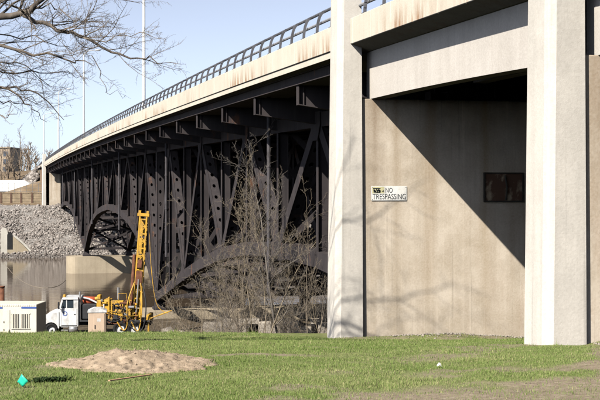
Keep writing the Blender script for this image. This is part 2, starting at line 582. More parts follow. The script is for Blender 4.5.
# concrete approach spans
def approach(ya, yb):
    ys = np.linspace(ya, yb, 9)
    m = MB()
    m.sweep([(XF+0.02, 0.0), (10.55, -0.17), (XE-0.6, -0.17), (XE-0.02, 0.0), (XE-0.02, 0.30), (XF+0.02, 0.30)], ys, zd)
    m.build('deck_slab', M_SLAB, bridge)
    for i, x in enumerate((10.6, 13.9, 17.3, 20.7, 24.1, 27.5, 30.9, 34.3, 37.7, 40.1)):
        g = MB()
        yy = np.linspace(ya+0.45, yb-0.05, 17)
        vs, fs = [], []
        for y in yy:
            t = (y-yy[0])/(yy[-1]-yy[0])
            rise = 0.05*(1-(2*t-1)**2)
            zt, zb = zd(y)-0.175, zd(y)-1.55+rise+(0.55 if i else 0)
            vs += [Vector((x, y, zb)), Vector((x+0.42, y, zb)), Vector((x+0.42, y, zt)), Vector((x, y, zt))]
        for k in range(len(yy)-1):
            for e in range(4):
                fs.append((k*4+e, k*4+(e+1) % 4, k*4+4+(e+1) % 4, k*4+4+e))
        fs += [(0, 1, 2, 3), tuple(len(vs)-4+e for e in (3, 2, 1, 0))]
        g.mesh(vs, fs)
        g.build('girder', M_GIRDER, bridge)
    ym = (ya+yb)/2 + 0.6
    for x0, x1 in zip((10.6, 13.9, 17.3, 20.7, 24.1, 27.5, 30.9, 34.3), (13.9, 17.3, 20.7, 24.1, 27.5, 30.9, 34.3, 37.7)):
        g = MB()
        g.box(x0+0.43, x1-0.01, ym-0.17, ym+0.17, zd(ym)-0.95, zd(ym)-0.18)
        g.build('diaphragm', M_GIRDER, bridge)
approach(YB+0.7, YA+0.62)
approach(YC+0.7, YB+0.62)

# steel span: deck slab with its pale ledge, stringers
ys = np.arange(YA+0.66, YFAR+1.0, 3.7)
m = MB()
m.sweep([(XF+0.07, -0.19), (10.35, -0.22), (XE-0.4, -0.22), (XE-0.07, -0.19), (XE-0.07, 0.30), (XF+0.07, 0.30)], ys, zd)
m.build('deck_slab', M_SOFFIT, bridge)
m = MB()
m.sweep([(XF+0.045, -0.20), (XF+0.068, -0.20), (XF+0.068, -0.012), (XF+0.045, -0.012)], ys, zd)
m.build('deck_ledge', M_PARAPET, bridge)
m = MB()
m.sweep([(XF+0.5, 0.303), (XE-0.5, 0.303), (XE-0.5, 0.38), (XF+0.5, 0.38)], np.arange(YC, YFAR+60, 4), zd)
m.build('road_surface', M_ASPH, bridge)
for i, x in enumerate((10.45, 13.3, 16.3, 19.4, 22.4, 25.5, 28.5, 31.6, 34.6, 37.7, 40.55)):
    m = MB()
    y2 = np.arange(35.7, 249.6, 3.7)
    top, bt = -0.225, -0.60
    m.sweep([(x-0.10, bt), (x+0.10, bt), (x+0.10, bt+0.03), (x+0.012, bt+0.03), (x+0.012, top-0.03), (x+0.10, top-0.03), (x+0.10, top), (x-0.10, top), (x-0.10, top-0.03), (x-0.012, top-0.03), (x-0.012, bt+0.03), (x-0.10, bt+0.03)], y2, zd)
    m.build('stringer', M_STEEL, bridge)

# floor beams with tapering cantilever brackets (one mesh, shared)
m = MB()
tipx, xt0, xt1, tipx2 = 10.40, 12.95, 38.05, XE-0.45
zt, z1, z2 = -0.605, -1.27, -1.62
prof = [(tipx, z1), (xt0, z2), (xt1, z2), (tipx2, z1), (tipx2, zt), (tipx, zt)]
m.prism(prof, -0.012, 0.012, 'y')
m.box(tipx, tipx2, -0.07, 0.07, zt-0.025, zt)
for a, b in (((tipx, z1), (xt0, z2)), ((xt0, z2), (xt1, z2)), ((xt1, z2), (tipx2, z1))):
    m.prism([a, b, (b[0], b[1]-0.03), (a[0], a[1]-0.03)], -0.16, 0.16, 'y')
for x, dp in ((tipx, .155), (tipx+0.2, .08), (13.3, .1), (15.3, .1), (17.3, .1), (19.4, .1), (21.4, .1), (23.4, .1), (25.5, .1), (31.6, .1), (37.7, .1), (tipx2-0.02, .15)):
    zb = z1 + (z2-z1)*min(1, max(0, (x-tipx)/(xt0-tipx))) if x < 20 else z2 + (z1-z2)*min(1, max(0, (x-xt1)/(tipx2-xt1)))
    m.box(x, x+0.03, -dp, dp, zb, zt-0.026)
fbm_mesh = m.data('floor_beam', M_STEEL)
for n in range(-1, 29):
    y = ny(n) + (0.5 if n == -1 else (-0.5 if n == 28 else 0))
    link('floor_beam', fbm_mesh, bridge, (0, y, zd(y)))

# perforated plate member: two cover plates with holes facing fore and aft, two side plates
def holed_plate(mb, M, w, L, y, t=0.02, pitch=1.0, hw=0.105, hl=0.165, end=0.8):
    cells = max(0, int((L-2*end)//pitch))
    if cells == 0:
        mb.box(-w/2, w/2, y-t/2, y+t/2, 0, L, M); return
    z0 = (L-cells*pitch)/2
    mb.box(-w/2, w/2, y-t/2, y+t/2, 0, z0, M)
    mb.box(-w/2, w/2, y-t/2, y+t/2, L-z0, L, M)
    for c in range(cells):
        zc = z0+pitch*(c+0.5)
        outer = [(-w/2, -pitch/2), (0, -pitch/2), (w/2, -pitch/2), (w/2, 0), (w/2, pitch/2), (0, pitch/2), (-w/2, pitch/2), (-w/2, 0)]
        k = 0.72
        inner = [(-hw*k, -hl*k), (0, -hl), (hw*k, -hl*k), (hw, 0), (hw*k, hl*k), (0, hl), (-hw*k, hl*k), (-hw, 0)]
        vs = []
        for yy in (y-t/2, y+t/2):
            vs += [M @ Vector((p[0], yy, zc+p[1])) for p in outer] + [M @ Vector((p[0], yy, zc+p[1])) for p in inner]
        fs = []
        for i in range(8):
            j = (i+1) % 8
            fs += [(i, j, 8+j, 8+i), (16+i, 24+i, 24+j, 16+j), (8+i, 8+j, 24+j, 24+i)]
        mb.mesh(vs, fs)

def box_member(a, b, w, d, holes=True):
    """a,b in the truss plane (local y,z); w across the bridge, d in the truss plane"""
    mb = MB()
    a, b = Vector(a), Vector(b)
    L = (b-a).length
    M = frame(a, b, (0, 1, 0)) if abs((b-a).normalized().y) < 0.8 else frame(a, b, (0, 0, 1))
    t = 0.025
    mb.box(-w/2-t, -w/2, -d/2-0.04, d/2+0.04, 0, L, M)
    mb.box(w/2, w/2+t, -d/2-0.04, d/2+0.04, 0, L, M)
    if holes:
        holed_plate(mb, M, w, L, -d/2)
        holed_plate(mb, M, w, L, d/2)
    else:
        mb.box(-w/2, w/2, -d/2, -d/2+t, 0, L, M)
        mb.box(-w/2, w/2, d/2-t, d/2, 0, L, M)
    return mb

def h_member(a, b, w, d):
    mb = MB()
    a, b = Vector(a), Vector(b)
    L = (b-a).length
    M = frame(a, b, (0, 1, 0))
    mb.box(-w/2-0.02, -w/2, -d/2, d/2, 0, L, M)
    mb.box(w/2, w/2+0.02, -d/2, d/2, 0, L, M)
    mb.box(-w/2, w/2, -0.012, 0.012, 0, L, M)
    return mb

def ztop_ch(n):
    return zd(ny(n)) - 1.48

members = []      # (name, mesh)
for n in range(-1, 28):
    p = (0, ny(n), ztop_ch(n)); q = (0, ny(n+1), ztop_ch(n+1))
    members.append(('top_chord', box_member(p, q, 0.52, 0.52, False).data('top_chord', M_STEEL)))
    p = (0, ny(n), bz(n)); q = (0, ny(n+1), bz(n+1))
    members.append(('bottom_chord', box_member(p, q, 0.60, 0.62, False).data('bottom_chord', M_STEEL)))
    lowf = (n % 2 == 0)   # V points of the web stand on even bottom nodes
    a = (0, ny(n), bz(n) if lowf else ztop_ch(n)); b = (0, ny(n+1), ztop_ch(n+1) if lowf else bz(n+1))
    if n == 27:
        a = (0, ny(n), ztop_ch(n)); b = (0, ny(n+1), bz(n+1))
    members.append(('diagonal', box_member(a, b, 0.50, 0.46).data('diagonal', M_STEEL)))
for n in range(-1, 29):
    big = n in (8, 19)
    a, b = (0, ny(n), bz(n)+0.2), (0, ny(n), ztop_ch(n)-0.1)
    if big:
        members.append(('vertical_post', box_member(a, b, 0.52, 0.70).data('vertical_post', M_STEEL)))
    else:
        members.append(('vertical_post', h_member(a, b, 0.46, 0.32).data('vertical_post', M_STEEL)))
def gusset(n, low):
    m = MB()
    z = bz(n) if low else ztop_ch(n)
    s = 1 if low else -1
    for x in (-0.34, 0.335):
        m.prism([(ny(n)-0.75, z-0.33*s), (ny(n)+0.75, z-0.33*s), (ny(n)+0.8, z+0.2*s), (ny(n)+0.35, z+0.85*s), (ny(n)-0.35, z+0.85*s), (ny(n)-0.8, z+0.2*s)], x, x+0.02, 'x')
    return m.data('gusset_plate', M_STEEL)
for n in range(0, 28):
    members.append(('gusset_plate', gusset(n, n % 2 == 0)))
for i, x in enumerate(XT):
    tr = empty('truss', (x, 0, 0), parent=bridge)
    for nm, me in members:
        link(nm, me, tr)

# bracing between the trusses
def brace(name, a, b, s=0.2):
    m = MB()
    M = frame(Vector(a), Vector(b), (0, 1, 0.01))
    L = (Vector(b)-Vector(a)).length
    m.box(-s/2, s/2, -s/2, -s/2+0.02, 0, L, M)
    m.box(-s/2, s/2, s/2-0.02, s/2, 0, L, M)
    m.box(-0.01, 0.01, -s/2+0.02, s/2-0.02, 0, L, M)
    return m.build(name, M_STEEL, bridge)
for n in range(0, 28):
    for x0, x1 in zip(XT[:-1], XT[1:]):
        a, b = x0+0.3, x1-0.3
        brace('bottom_strut', (a, ny(n), bz(n)+0.05), (b, ny(n), bz(n)+0.05), 0.32)
        zt_, zb_ = ztop_ch(n)-0.15, bz(n)+0.4
        brace('sway_brace', (a, ny(n)+0.05, zt_), (b, ny(n)+0.05, zb_), 0.24)
        brace('sway_brace', (b, ny(n)-0.05, zt_), (a, ny(n)-0.05, zb_), 0.24)
        if n < 27:
            brace('lateral_brace', (a, ny(n), bz(n)), (b, ny(n+1), bz(n+1)), 0.24)
            brace('lateral_brace', (b, ny(n), bz(n)-0.1), (a, ny(n+1), bz(n+1)-0.1), 0.24)

# pier footings with rounded noses, and steel bearings
for n in (8, 19):
    y = ny(n)
    m = MB()
    hw = 2.0
    poly = []
    for k in range(13):
        a = math.pi/2 + math.pi*k/12
        poly.append((11.9+hw*0.75*math.cos(a), y+hw*math.sin(a)))
    for k in range(13):
        a = -math.pi/2 + math.pi*k/12
        poly.append((39.2+hw*0.75*math.cos(a), y+hw*math.sin(a)))
    m.prism(poly, -15.0, -10.15, 'z')
    m.prism([(p[0], y+(p[1]-y)*0.96) for p in poly], -10.15, -10.0, 'z')
    m.build('pier_footing', M_FOOT, bridge)
    for x in XT:
        b = MB()
        b.bbox(x-0.55, x+0.55, y-0.55, y+0.55, -10.0, -9.75, 0.03)
        b.prism([(y-0.45, -9.75), (y+0.45, -9.75), (y+0.15, -9.25), (y-0.15, -9.25)], x-0.4, x+0.4, 'x')
        b.build('bearing', M_STEEL, bridge)

# drain pipes hung outside the near truss
for D, zb in ((56.3, -4.9), (89.5, -5.0), (122.6, -4.2), (155.7, -4.6), (188.7, -6.8), (221, -3.5)):
    X = 12.1
    y = (D - X*math.sin(TH))/math.cos(TH)
    m = MB()
    m.tube([(X, y, zd(y)-0.24), (X, y, zb)], 0.085, 8)
    for z in np.arange(zb+1.0, zd(y)-1, 2.4):
        m.tube([(X, y, z), (X, y, z+0.08)], 0.105, 8)
    m.build('drain_pipe', M_PIPE, bridge)

# parapet panels and curved railing
PL = 1.75
pm = MB()
pm.bbox(0.0, 0.28, 0.006, PL-0.006, 0.0, 0.74, 0.015)
pm_me = pm.data('parapet_panel', M_PARAPET)
def post_mesh():
    m = MB()
    pts = []
    for k in range(8):
        t = k/7
        pts.append(Vector((0.10 + 0.27*t**2.0, 0, 0.74 + 0.73*math.sin(t*math.pi/2*0.97))))
    for a, b in zip(pts[:-1], pts[1:]):
        m.bar(a, b, 0.085, 0.055, (0, 1, 0), 0.012)
    m.box(0.02, 0.20, -0.08, 0.08, 0.74, 0.765)
    return m.data('railing_post', M_RAIL)
po_me = post_mesh()
def in_pylon(y):
    return any(q-0.05 < y < q+1.2 for q in (YA, YB, YC)) or y > YFAR
start = 7.9
y = start
segs = []
while y < YFAR+30:
    segs.append(y); y += PL
stops = [(q+0.0, q+1.02) for q in (YA, YB)] + [(YFAR+0.05, YFAR+1.1)]
for y in segs:
    sl = math.atan((zd(y+PL)-zd(y))/PL)
    link('parapet_panel', pm_me, bridge, (XF, y, zd(y)), (sl, 0, 0))
    link('railing_post', po_me, bridge, (XF, y+PL*0.5, zd(y+PL*0.5)), (sl, 0, 0))
def rail(x, dz, r, mat, name):
    m = MB()
    m.tube([(x, yy, zd(yy)+dz) for yy in np.arange(start, YFAR+31, 3.5)], r, 8)
    m.build(name, mat, bridge)
rail(XF+0.37, 1.475, 0.05, M_RAIL, 'top_rail')
rail(XF+0.29, 1.12, 0.05, plain('rail_pipe', (0.26, 0.26, 0.27), 0.6, 0.2, 0.15), 'middle_rail')
m = MB()
m.sweep([(XE-0.28, 0.0), (XE, 0.0), (XE, 0.74), (XE-0.28, 0.74)], np.arange(YC, YFAR+31, 3.7), zd)
m.build('parapet', M_PARAPET, bridge)

# approach slab and abutment beyond the far pylon
m = MB()
m.sweep([(XF+0.07, -0.9), (XE-0.07, -0.9), (XE-0.07, 0.30), (XF+0.07, 0.30)], np.arange(YFAR+1.0, YFAR+34, 4), zd)
m.build('approach_slab', M_OLD, bridge)

m = MB(); m.bbox(9.62, 9.93, YFAR+1.3, YFAR+13, -3.0, 3.5, 0.03)
m.build('wing_wall', plain('brown_wing_wall', (0.22, 0.145, 0.095), 0.9, 0.2, 0.25, 0.8), bridge)
# ------------------------------------------------------------------ street lamps on the bridge
def lamp(D, label):
    X = XF+0.45
    y = (D - X*math.sin(TH))/math.cos(TH)
    z0 = zd(y)+0.38
    root = tag(empty('street_lamp', (X, y, z0)), label, 'street lamp', 'lamps along the bridge deck')
    m = MB(); m.tube([(0, 0, 0.0), (0, 0, 5.2), (0, 0, 10.4)], [0.14, 0.115, 0.085], 10); m.build('pole', M_GALV, root)
    m = MB(); m.tube([(0, 0, 10.2), (0.2, 0, 10.6), (0.6, 0, 10.8), (1.3, 0, 10.9)], [0.06, 0.05, 0.045, 0.04], 8); m.build('arm', M_GALV, root)
    m = MB(); m.lathe([(0.0, 0.10), (0.12, 0.08), (0.17, 0.0), (0.13, -0.08), (0.0, -0.10)], 12, Matrix.Translation((1.6, 0, 10.9)) @ Matrix.Diagonal((2.2, 1, 1, 1))); m.build('lamp_head', M_GALV, root, True)
    m = MB(); m.bbox(-0.17, 0.17, -0.17, 0.17, 0.0, 0.35, 0.03); m.build('base', M_GALV, root)
    return root
lamp(88.2, 'pale metal lamp pole on the bridge, nearest to the camera and widest')
lamp(145.7, 'pale metal lamp pole on the bridge, second from the camera')
lamp(201.0, 'thin pale lamp pole near the far end of the bridge, third from the camera')
lamp(258.0, 'farthest thin lamp pole, rising beside the far end column')

# ------------------------------------------------------------------ sign and steel panel on the pier wall
M_SIGN = plain('sign_white', (0.80, 0.80, 0.76), 0.5, 0.4, 0.05, 8)
M_INK = plain('sign_ink', (0.025, 0.03, 0.035), 0.6, 0.3, 0.2, 20)
M_YEL = plain('sign_yellowed', (0.55, 0.52, 0.30), 0.6, 0.3, 0.2, 12)
YW = 34.45
def wallpt(px, py):
    # pixel on the pier wall plane Y = YW
    d = FWD + RGT*((px-300)/F)
    t = YW/d.y
    return Vector((d.x*t, YW, (HY-py)/F*t))
s0 = wallpt(371.3, 200.6); s1 = wallpt(406.5, 186.2)
sg = tag(empty('warning_sign', (s0.x, YW, s0.z)), 'small white NO TRESPASSING sign fixed to the pier wall', 'sign')
SW, SH = s1.x-s0.x, s1.z-s0.z
def weathered_sign():
    m = NT('weathered_sign', 0.6, 0.3)
    b_ = m.mix(m.ramp(m.noise(2.5, 6, (1, 1, 0.5), rough=0.7), [(0.42, 0.0), (0.7, 0.55)]), (0.74, 0.74, 0.71), (0.48, 0.45, 0.36))
    m.color(m.mix(m.ramp(m.noise(22, 5), [(0.55, 0.0), (0.75, 0.4)]), b_, (0.35, 0.30, 0.22)))
    return m.mat
m = MB(); m.bbox(0, SW, -0.025, -0.003, 0, SH, 0.003); m.build('board', weathered_sign(), sg)
for bx_, bz_ in ((0.03, 0.03), (SW-0.03, 0.03), (0.03, SH-0.03), (SW-0.03, SH-0.03)):
    m = MB(); m.lathe([(0.0, 0.008), (0.010, 0.006), (0.013, 0.0)], 8, Matrix.Translation((bx_, -0.0255, bz_)) @ Matrix.Rotation(math.pi/2, 4, 'X')); m.build('bolt', M_RAIL, sg)
def text(body, h, x, z, width, parent, mat, y=-0.029):
    cu = bpy.data.curves.new('lettering', 'FONT')
    cu.body = body; cu.size = 1.0; cu.extrude = 0.0
    t = bpy.data.objects.new('lettering_tmp', cu)
    me = bpy.data.meshes.new_from_object(t)
    bpy.data.objects.remove(t)
    co = np.empty(len(me.vertices)*3); me.vertices.foreach_get('co', co); co = co.reshape(-1, 3)
    mn, mx = co.min(0), co.max(0)
    out = np.stack([x+(co[:, 0]-mn[0])/(mx[0]-mn[0])*width, np.full(len(co), y), z+(co[:, 1]-mn[1])/(mx[1]-mn[1])*h], 1)
    me.vertices.foreach_set('co', out.ravel())
    me.materials.clear(); me.materials.append(mat)
    me.name = 'lettering'
    me.update()
    o = link('lettering', me, parent)
    md = o.modifiers.new('thick', 'SOLIDIFY'); md.thickness = 0.002
    return o
kx = SW/36.0
text('NO', SH*0.34, kx*14.2, SH*0.55, kx*7.2, sg, M_INK)
text('TRESPASSING', SH*0.38, kx*1.0, SH*0.09, kx*34.0, sg, M_INK)
m = MB()
m.box(kx*0.6, kx*13.0, -0.0275, -0.0262, SH*0.50, SH*0.96)
m.build('faded_patch', M_YEL, sg)
m = MB()
for a in ((1.5, .84, 9, .84, .03), (1.8, .70, 4.5, .66, .035), (5.2, .72, 9.2, .66, .04), (2.2, .80, 4.0, .58, .03), (4.6, .83, 6.2, .56, .03), (7, .80, 8.6, .57, .04), (2, .60, 8.8, .57, .028), (11.0, .60, 12.2, .70, .03)):
    m.bar((kx*a[0], -0.031, SH*a[1]), (kx*a[2], -0.031, SH*a[3]), a[4], 0.002, (0, 1, 0))
m.build('scrawl', M_INK, sg)

p0 = wallpt(483.3, 202); p1 = wallpt(522.8, 172.5)
M_RUSTP = NT('rusted_panel', 0.8, 0.3)
M_RUSTP.color(M_RUSTP.mix(M_RUSTP.ramp(M_RUSTP.noise(3.5, 4, (1, 1, 0.7)), [(0.52, 0.0), (0.66, 1.0)]), (0.11, 0.06, 0.04), (0.40, 0.32, 0.22)))
M_RUSTP = M_RUSTP.mat
M_DARK = plain('dark_iron_and_shade', (0.03, 0.027, 0.025), 0.7, 0.3, 0.3)
pn = tag(empty('steel_panel', (p0.x, YW, p0.z)), 'dark rusted framed steel panel high on the shaded pier wall', 'panel')
PWD, PHT = p1.x-p0.x, p1.z-p0.z
m = MB(); m.box(0.03, PWD-0.03, -0.03, -0.004, 0.03, PHT-0.03); m.build('plate', M_RUSTP, pn)
m = MB()
m.box(0, PWD, -0.07, -0.002, 0, 0.04); m.box(0, PWD, -0.07, -0.002, PHT-0.04, PHT); m.box(0, 0.04, -0.07, -0.002, 0.04, PHT-0.04); m.box(PWD-0.04, PWD, -0.07, -0.002, 0.04, PHT-0.04)
m.build('frame', M_DARK, pn)
m = MB(); m.tube([(PWD*0.55, -0.06, PHT*0.06), (PWD*0.56, -0.11, PHT*0.5), (PWD*0.53, -0.06, PHT*0.9)], 0.03, 8); m.build('handle', M_DARK, pn)

# ------------------------------------------------------------------ bare trees and shrubs
def bark(name, lo, hi):
    m = NT(name, 0.9, 0.15)
    m.color(m.ramp(m.noise(6, 5, (1, 1, 0.3)), [(0.3, lo), (0.7, hi)]))
    m.bump(m.noise(25, 4, (1, 1, 0.3)), 0.4, 0.02)
    return m.mat
M_BARK = bark('tree_bark', (0.055, 0.045, 0.038), (0.16, 0.135, 0.11))
M_TWIG = bark('tree_twig', (0.12, 0.095, 0.075), (0.24, 0.20, 0.155))
M_SHRUB = bark('shrub_twig', (0.10, 0.084, 0.066), (0.25, 0.205, 0.155))
M_SHRUBS = (M_SHRUB, bark('grey_twig', (0.09, 0.08, 0.072), (0.22, 0.195, 0.165)), bark('pale_twig', (0.12, 0.10, 0.07), (0.30, 0.245, 0.175)))
M_FARTREE = bark('far_tree_bark', (0.14, 0.11, 0.08), (0.26, 0.20, 0.15))

class Tree:
    def __init__(self, seed, minr=0.004):
        self.R = random.Random(seed)
        self.big = MB(); self.small = MB(); self.minr = minr; self.n = 0; self.gain = 1.7
    def rv(self):
        R = self.R
        return Vector((R.gauss(0, 1), R.gauss(0, 1), R.gauss(0, 1))).normalized()
    def poly(self, pts, r0, r1, cut):
        k = len(pts)
        rad = [r0+(r1-r0)*i/(k-1) for i in range(k)]
        if r0 > cut:
            self.big.tube(pts, rad, 8 if r0 > 0.05 else 5, False)
        else:
            self.small.tube(pts, rad, 3, False)
        self.n += 1
    def spray(self, pts, r0, r1, level, dens, spread=0.75, up=0.15, cut=0.03, lf=0.55, bend=0.22):
        """children along a polyline"""
        R = self.R
        self.poly(pts, r0, r1, cut)
        if level <= 0:
            return
        L = sum((b-a).length for a, b in zip(pts[:-1], pts[1:]))
        cnt = max(1, int(round(L*dens*R.uniform(0.8, 1.2))))
        for c in range(cnt):
            t = (c+R.uniform(0.2, 0.95))/cnt
            if t < 0.12: continue
            u = t*(len(pts)-1); i = min(int(u), len(pts)-2); f = u-i
            p = pts[i].lerp(pts[i+1], f)
            tan = (pts[i+1]-pts[i]).normalized()
            d = (tan + self.rv()*spread + Vector((0, 0, up))).normalized()
            l = L*lf*(1-0.55*t)*R.uniform(0.6, 1.15)
            if l < 0.06: continue
            r = max(self.minr, (r0+(r1-r0)*t)*R.uniform(0.32, 0.55))
            self.spray(self.path(p, d, l, bend, up), r, max(self.minr*0.6, r*0.35), level-1, dens*self.gain, spread, up, cut, lf, bend)
    def path(self, p, d, l, bend=0.22, up=0.1):
        k = 3 if l < 0.6 else (4 if l < 1.6 else 6)
        pts = [p.copy()]
        for _ in range(k):
            d = (d + self.rv()*bend + Vector((0, 0, up*0.15))).normalized()
            p = p + d*(l/k)
            pts.append(p.copy())
        return pts

def smooth_poly(pts, sub=3, jit=0.0, R=random):
    out = []
    n = len(pts)
    for i in range(n-1):
        p0, p1, p2, p3 = pts[max(i-1, 0)], pts[i], pts[i+1], pts[min(i+2, n-1)]
        for k in range(sub):
            t = k/sub
            out.append(0.5*((2*p1)+(p2-p0)*t+(2*p0-5*p1+4*p2-p3)*t*t+(3*p1-p0-3*p2+p3)*t**3) + Vector((R.gauss(0, jit), R.gauss(0, jit), R.gauss(0, jit))))
    out.append(pts[-1])
    return out

# the big tree whose branches hang into the upper left corner
def big_tree():
    T = Tree(11, 0.0030); T.gain = 2.0
    base = RS(-9.2, 27.5); base.z = gz(base)-0.25
    fork = P(-95, 30, 27.4)
    trunk = smooth_poly([base, base.lerp(fork, 0.35)+Vector((0.1, 0.1, 0)), base.lerp(fork, 0.7)+Vector((-0.1, 0.05, 0)), fork], 4)
    T.poly(trunk, 0.42, 0.27, 0.03)
    def limb(px, r0, r1, level=3, dens=2.6, D=27.0, d2=26.0):
        k = len(px)
        pts = [P(a, b, D+(d2-D)*i/(k-1)) for i, (a, b) in enumerate(px)]
        T.spray(smooth_poly(pts, 3, 0.035, T.R), r0, r1, level, dens*1.35, 0.9, 0.10, lf=0.42, bend=0.26)
    limb([(-95, 32), (-40, 22), (0, 17), (28, 13), (40, -2), (62, -30)], 0.10, 0.035, 3, 2.6)
    limb([(24, 14), (34, 21), (60, 31), (80, 37), (104, 46), (130, 57), (152, 60), (176, 63)], 0.052, 0.006, 3, 4.2, 26.5, 25.2)
    limb([(28, 7), (50, 7), (66, 12), (76, 22)], 0.022, 0.006, 3, 4.6, 26.4, 26.0)
    limb([(-95, 60), (-50, 42), (0, 46), (35, 52), (72, 59), (94, 66)], 0.055, 0.007, 3, 3.6, 27.4, 26.2)
    limb([(94, 56), (99, 72), (103, 85), (111, 94), (126, 95)], 0.012, 0.004, 2, 3.0, 26.3, 26.2)
    limb([(-95, 75), (-45, 80), (0, 85), (22, 88), (44, 97), (64, 120)], 0.042, 0.007, 3, 3.6, 27.3, 27.6)
    limb([(-3, 85), (18, 96), (34, 106), (47, 122)], 0.026, 0.006, 3, 3.8, 27.3, 27.8)
    limb([(-20, 84), (-4, 112), (8, 118), (18, 112)], 0.022, 0.005, 3, 3.6, 27.3, 27.0)
    limb([(60, 31), (84, 28), (108, 22), (130, 14)], 0.015, 0.004, 3, 4.4, 26, 25.6)
    limb([(80, 37), (104, 40), (124, 34), (146, 36), (166, 42)], 0.015, 0.004, 3, 4.4, 25.8, 25.0)
    limb([(-60, 36), (-10, 66), (30, 74), (60, 72), (82, 76)], 0.03, 0.005, 3, 3.8, 27.4, 28.2)
    limb([(-40, 20), (-5, 2), (30, -4), (70, -12), (105, -6), (140, 3)], 0.04, 0.006, 3, 3.8, 27, 27.5)
    limb([(-30, 30), (10, 34), (38, 38), (64, 48), (88, 52)], 0.022, 0.005, 3, 4.2, 27, 26.6)
    limb([(-30, 60), (0, 62), (24, 66), (48, 84), (66, 88)], 0.022, 0.005, 3, 4.2, 27.6, 28.0)
    limb([(-40, 100), (-6, 100), (16, 104), (30, 98), (52, 104)], 0.02, 0.005, 3, 4.0, 27.6, 28.0)
    limb([(-95, 20), (-30, -10), (20, -40), (75, -75), (130, -105), (170, -140)], 0.04, 0.008, 3, 1.6, 27.4, 27.0)
    limb([(20, -40), (70, -48), (120, -60), (165, -62), (205, -84)], 0.035, 0.006, 3, 2.2, 27.2, 26.0)
    limb([(-60, 0), (-10, -60), (30, -115), (90, -165), (120, -210)], 0.038, 0.008, 3, 1.6, 27.4, 28.4)
    limb([(30, -115), (90, -120), (150, -150), (190, -180)], 0.03, 0.006, 3, 2.0, 27.8, 28.4)
    # the rest of the crown, out of the picture: it casts the branch shadows on the pier
    for k, (a, el, l, r) in enumerate(((1.1, 0.95, 6, 0.09), (2.2, 0.85, 6.5, 0.11), (3.3, 1.0, 6.5, 0.11), (4.3, 0.9, 6.5, 0.10), (5.5, 1.25, 6, 0.08))):
        d = Vector((math.cos(a)*math.cos(el), math.sin(a)*math.cos(el), math.sin(el)))
        T.spray(T.path(fork, d, l, 0.16, 0.3), r, 0.012, 3, 0.6, 0.6, 0.15)
    root = tag(empty('bare_tree', (base.x, base.y, base.z)), 'leafless foreground tree whose bare branches hang into the upper left sky', 'tree')
    off = Matrix.Translation(-base)
    for nm, mb, mt in (('trunk', T.big, M_BARK), ('crown', T.small, M_TWIG)):
        mb.v = [tuple(off @ Vector(p)) for p in mb.v]
        mb.build(nm, mt, root, True)
    print('big tree', T.n, len(T.big.f)+len(T.small.f))
big_tree()

def bare_tree(name, base, h, stems, seed, label, group, mats=(M_SHRUB, M_SHRUB), r=0.05, spread=0.25, level=3, dens=1.3, minr=0.006, lean=(0, 0), cat='shrub', up=0.35):
    T = Tree(seed, minr); T.gain = 1.95
    for k in range(stems):
        a = T.R.uniform(0, 2*math.pi)
        d = Vector((math.cos(a)*spread*T.R.uniform(.4, 1.4)+lean[0], math.sin(a)*spread*T.R.uniform(.4, 1.4)+lean[1], 1)).normalized()
        L = h*T.R.uniform(0.7, 1.05)
        st = Vector((math.cos(a)*0.15, math.sin(a)*0.15, -0.1))
        T.spray(T.path(st, d, L, 0.17, 0.5), r*T.R.uniform(0.6, 1.25), minr, level, dens, 0.95, up, 0.022, 0.40, 0.34)
    root = tag(empty(name, base), label, cat, group)
    T.big.build('trunk', mats[0], root, True)
    T.small.build('crown', mats[1], root, True)
    return root

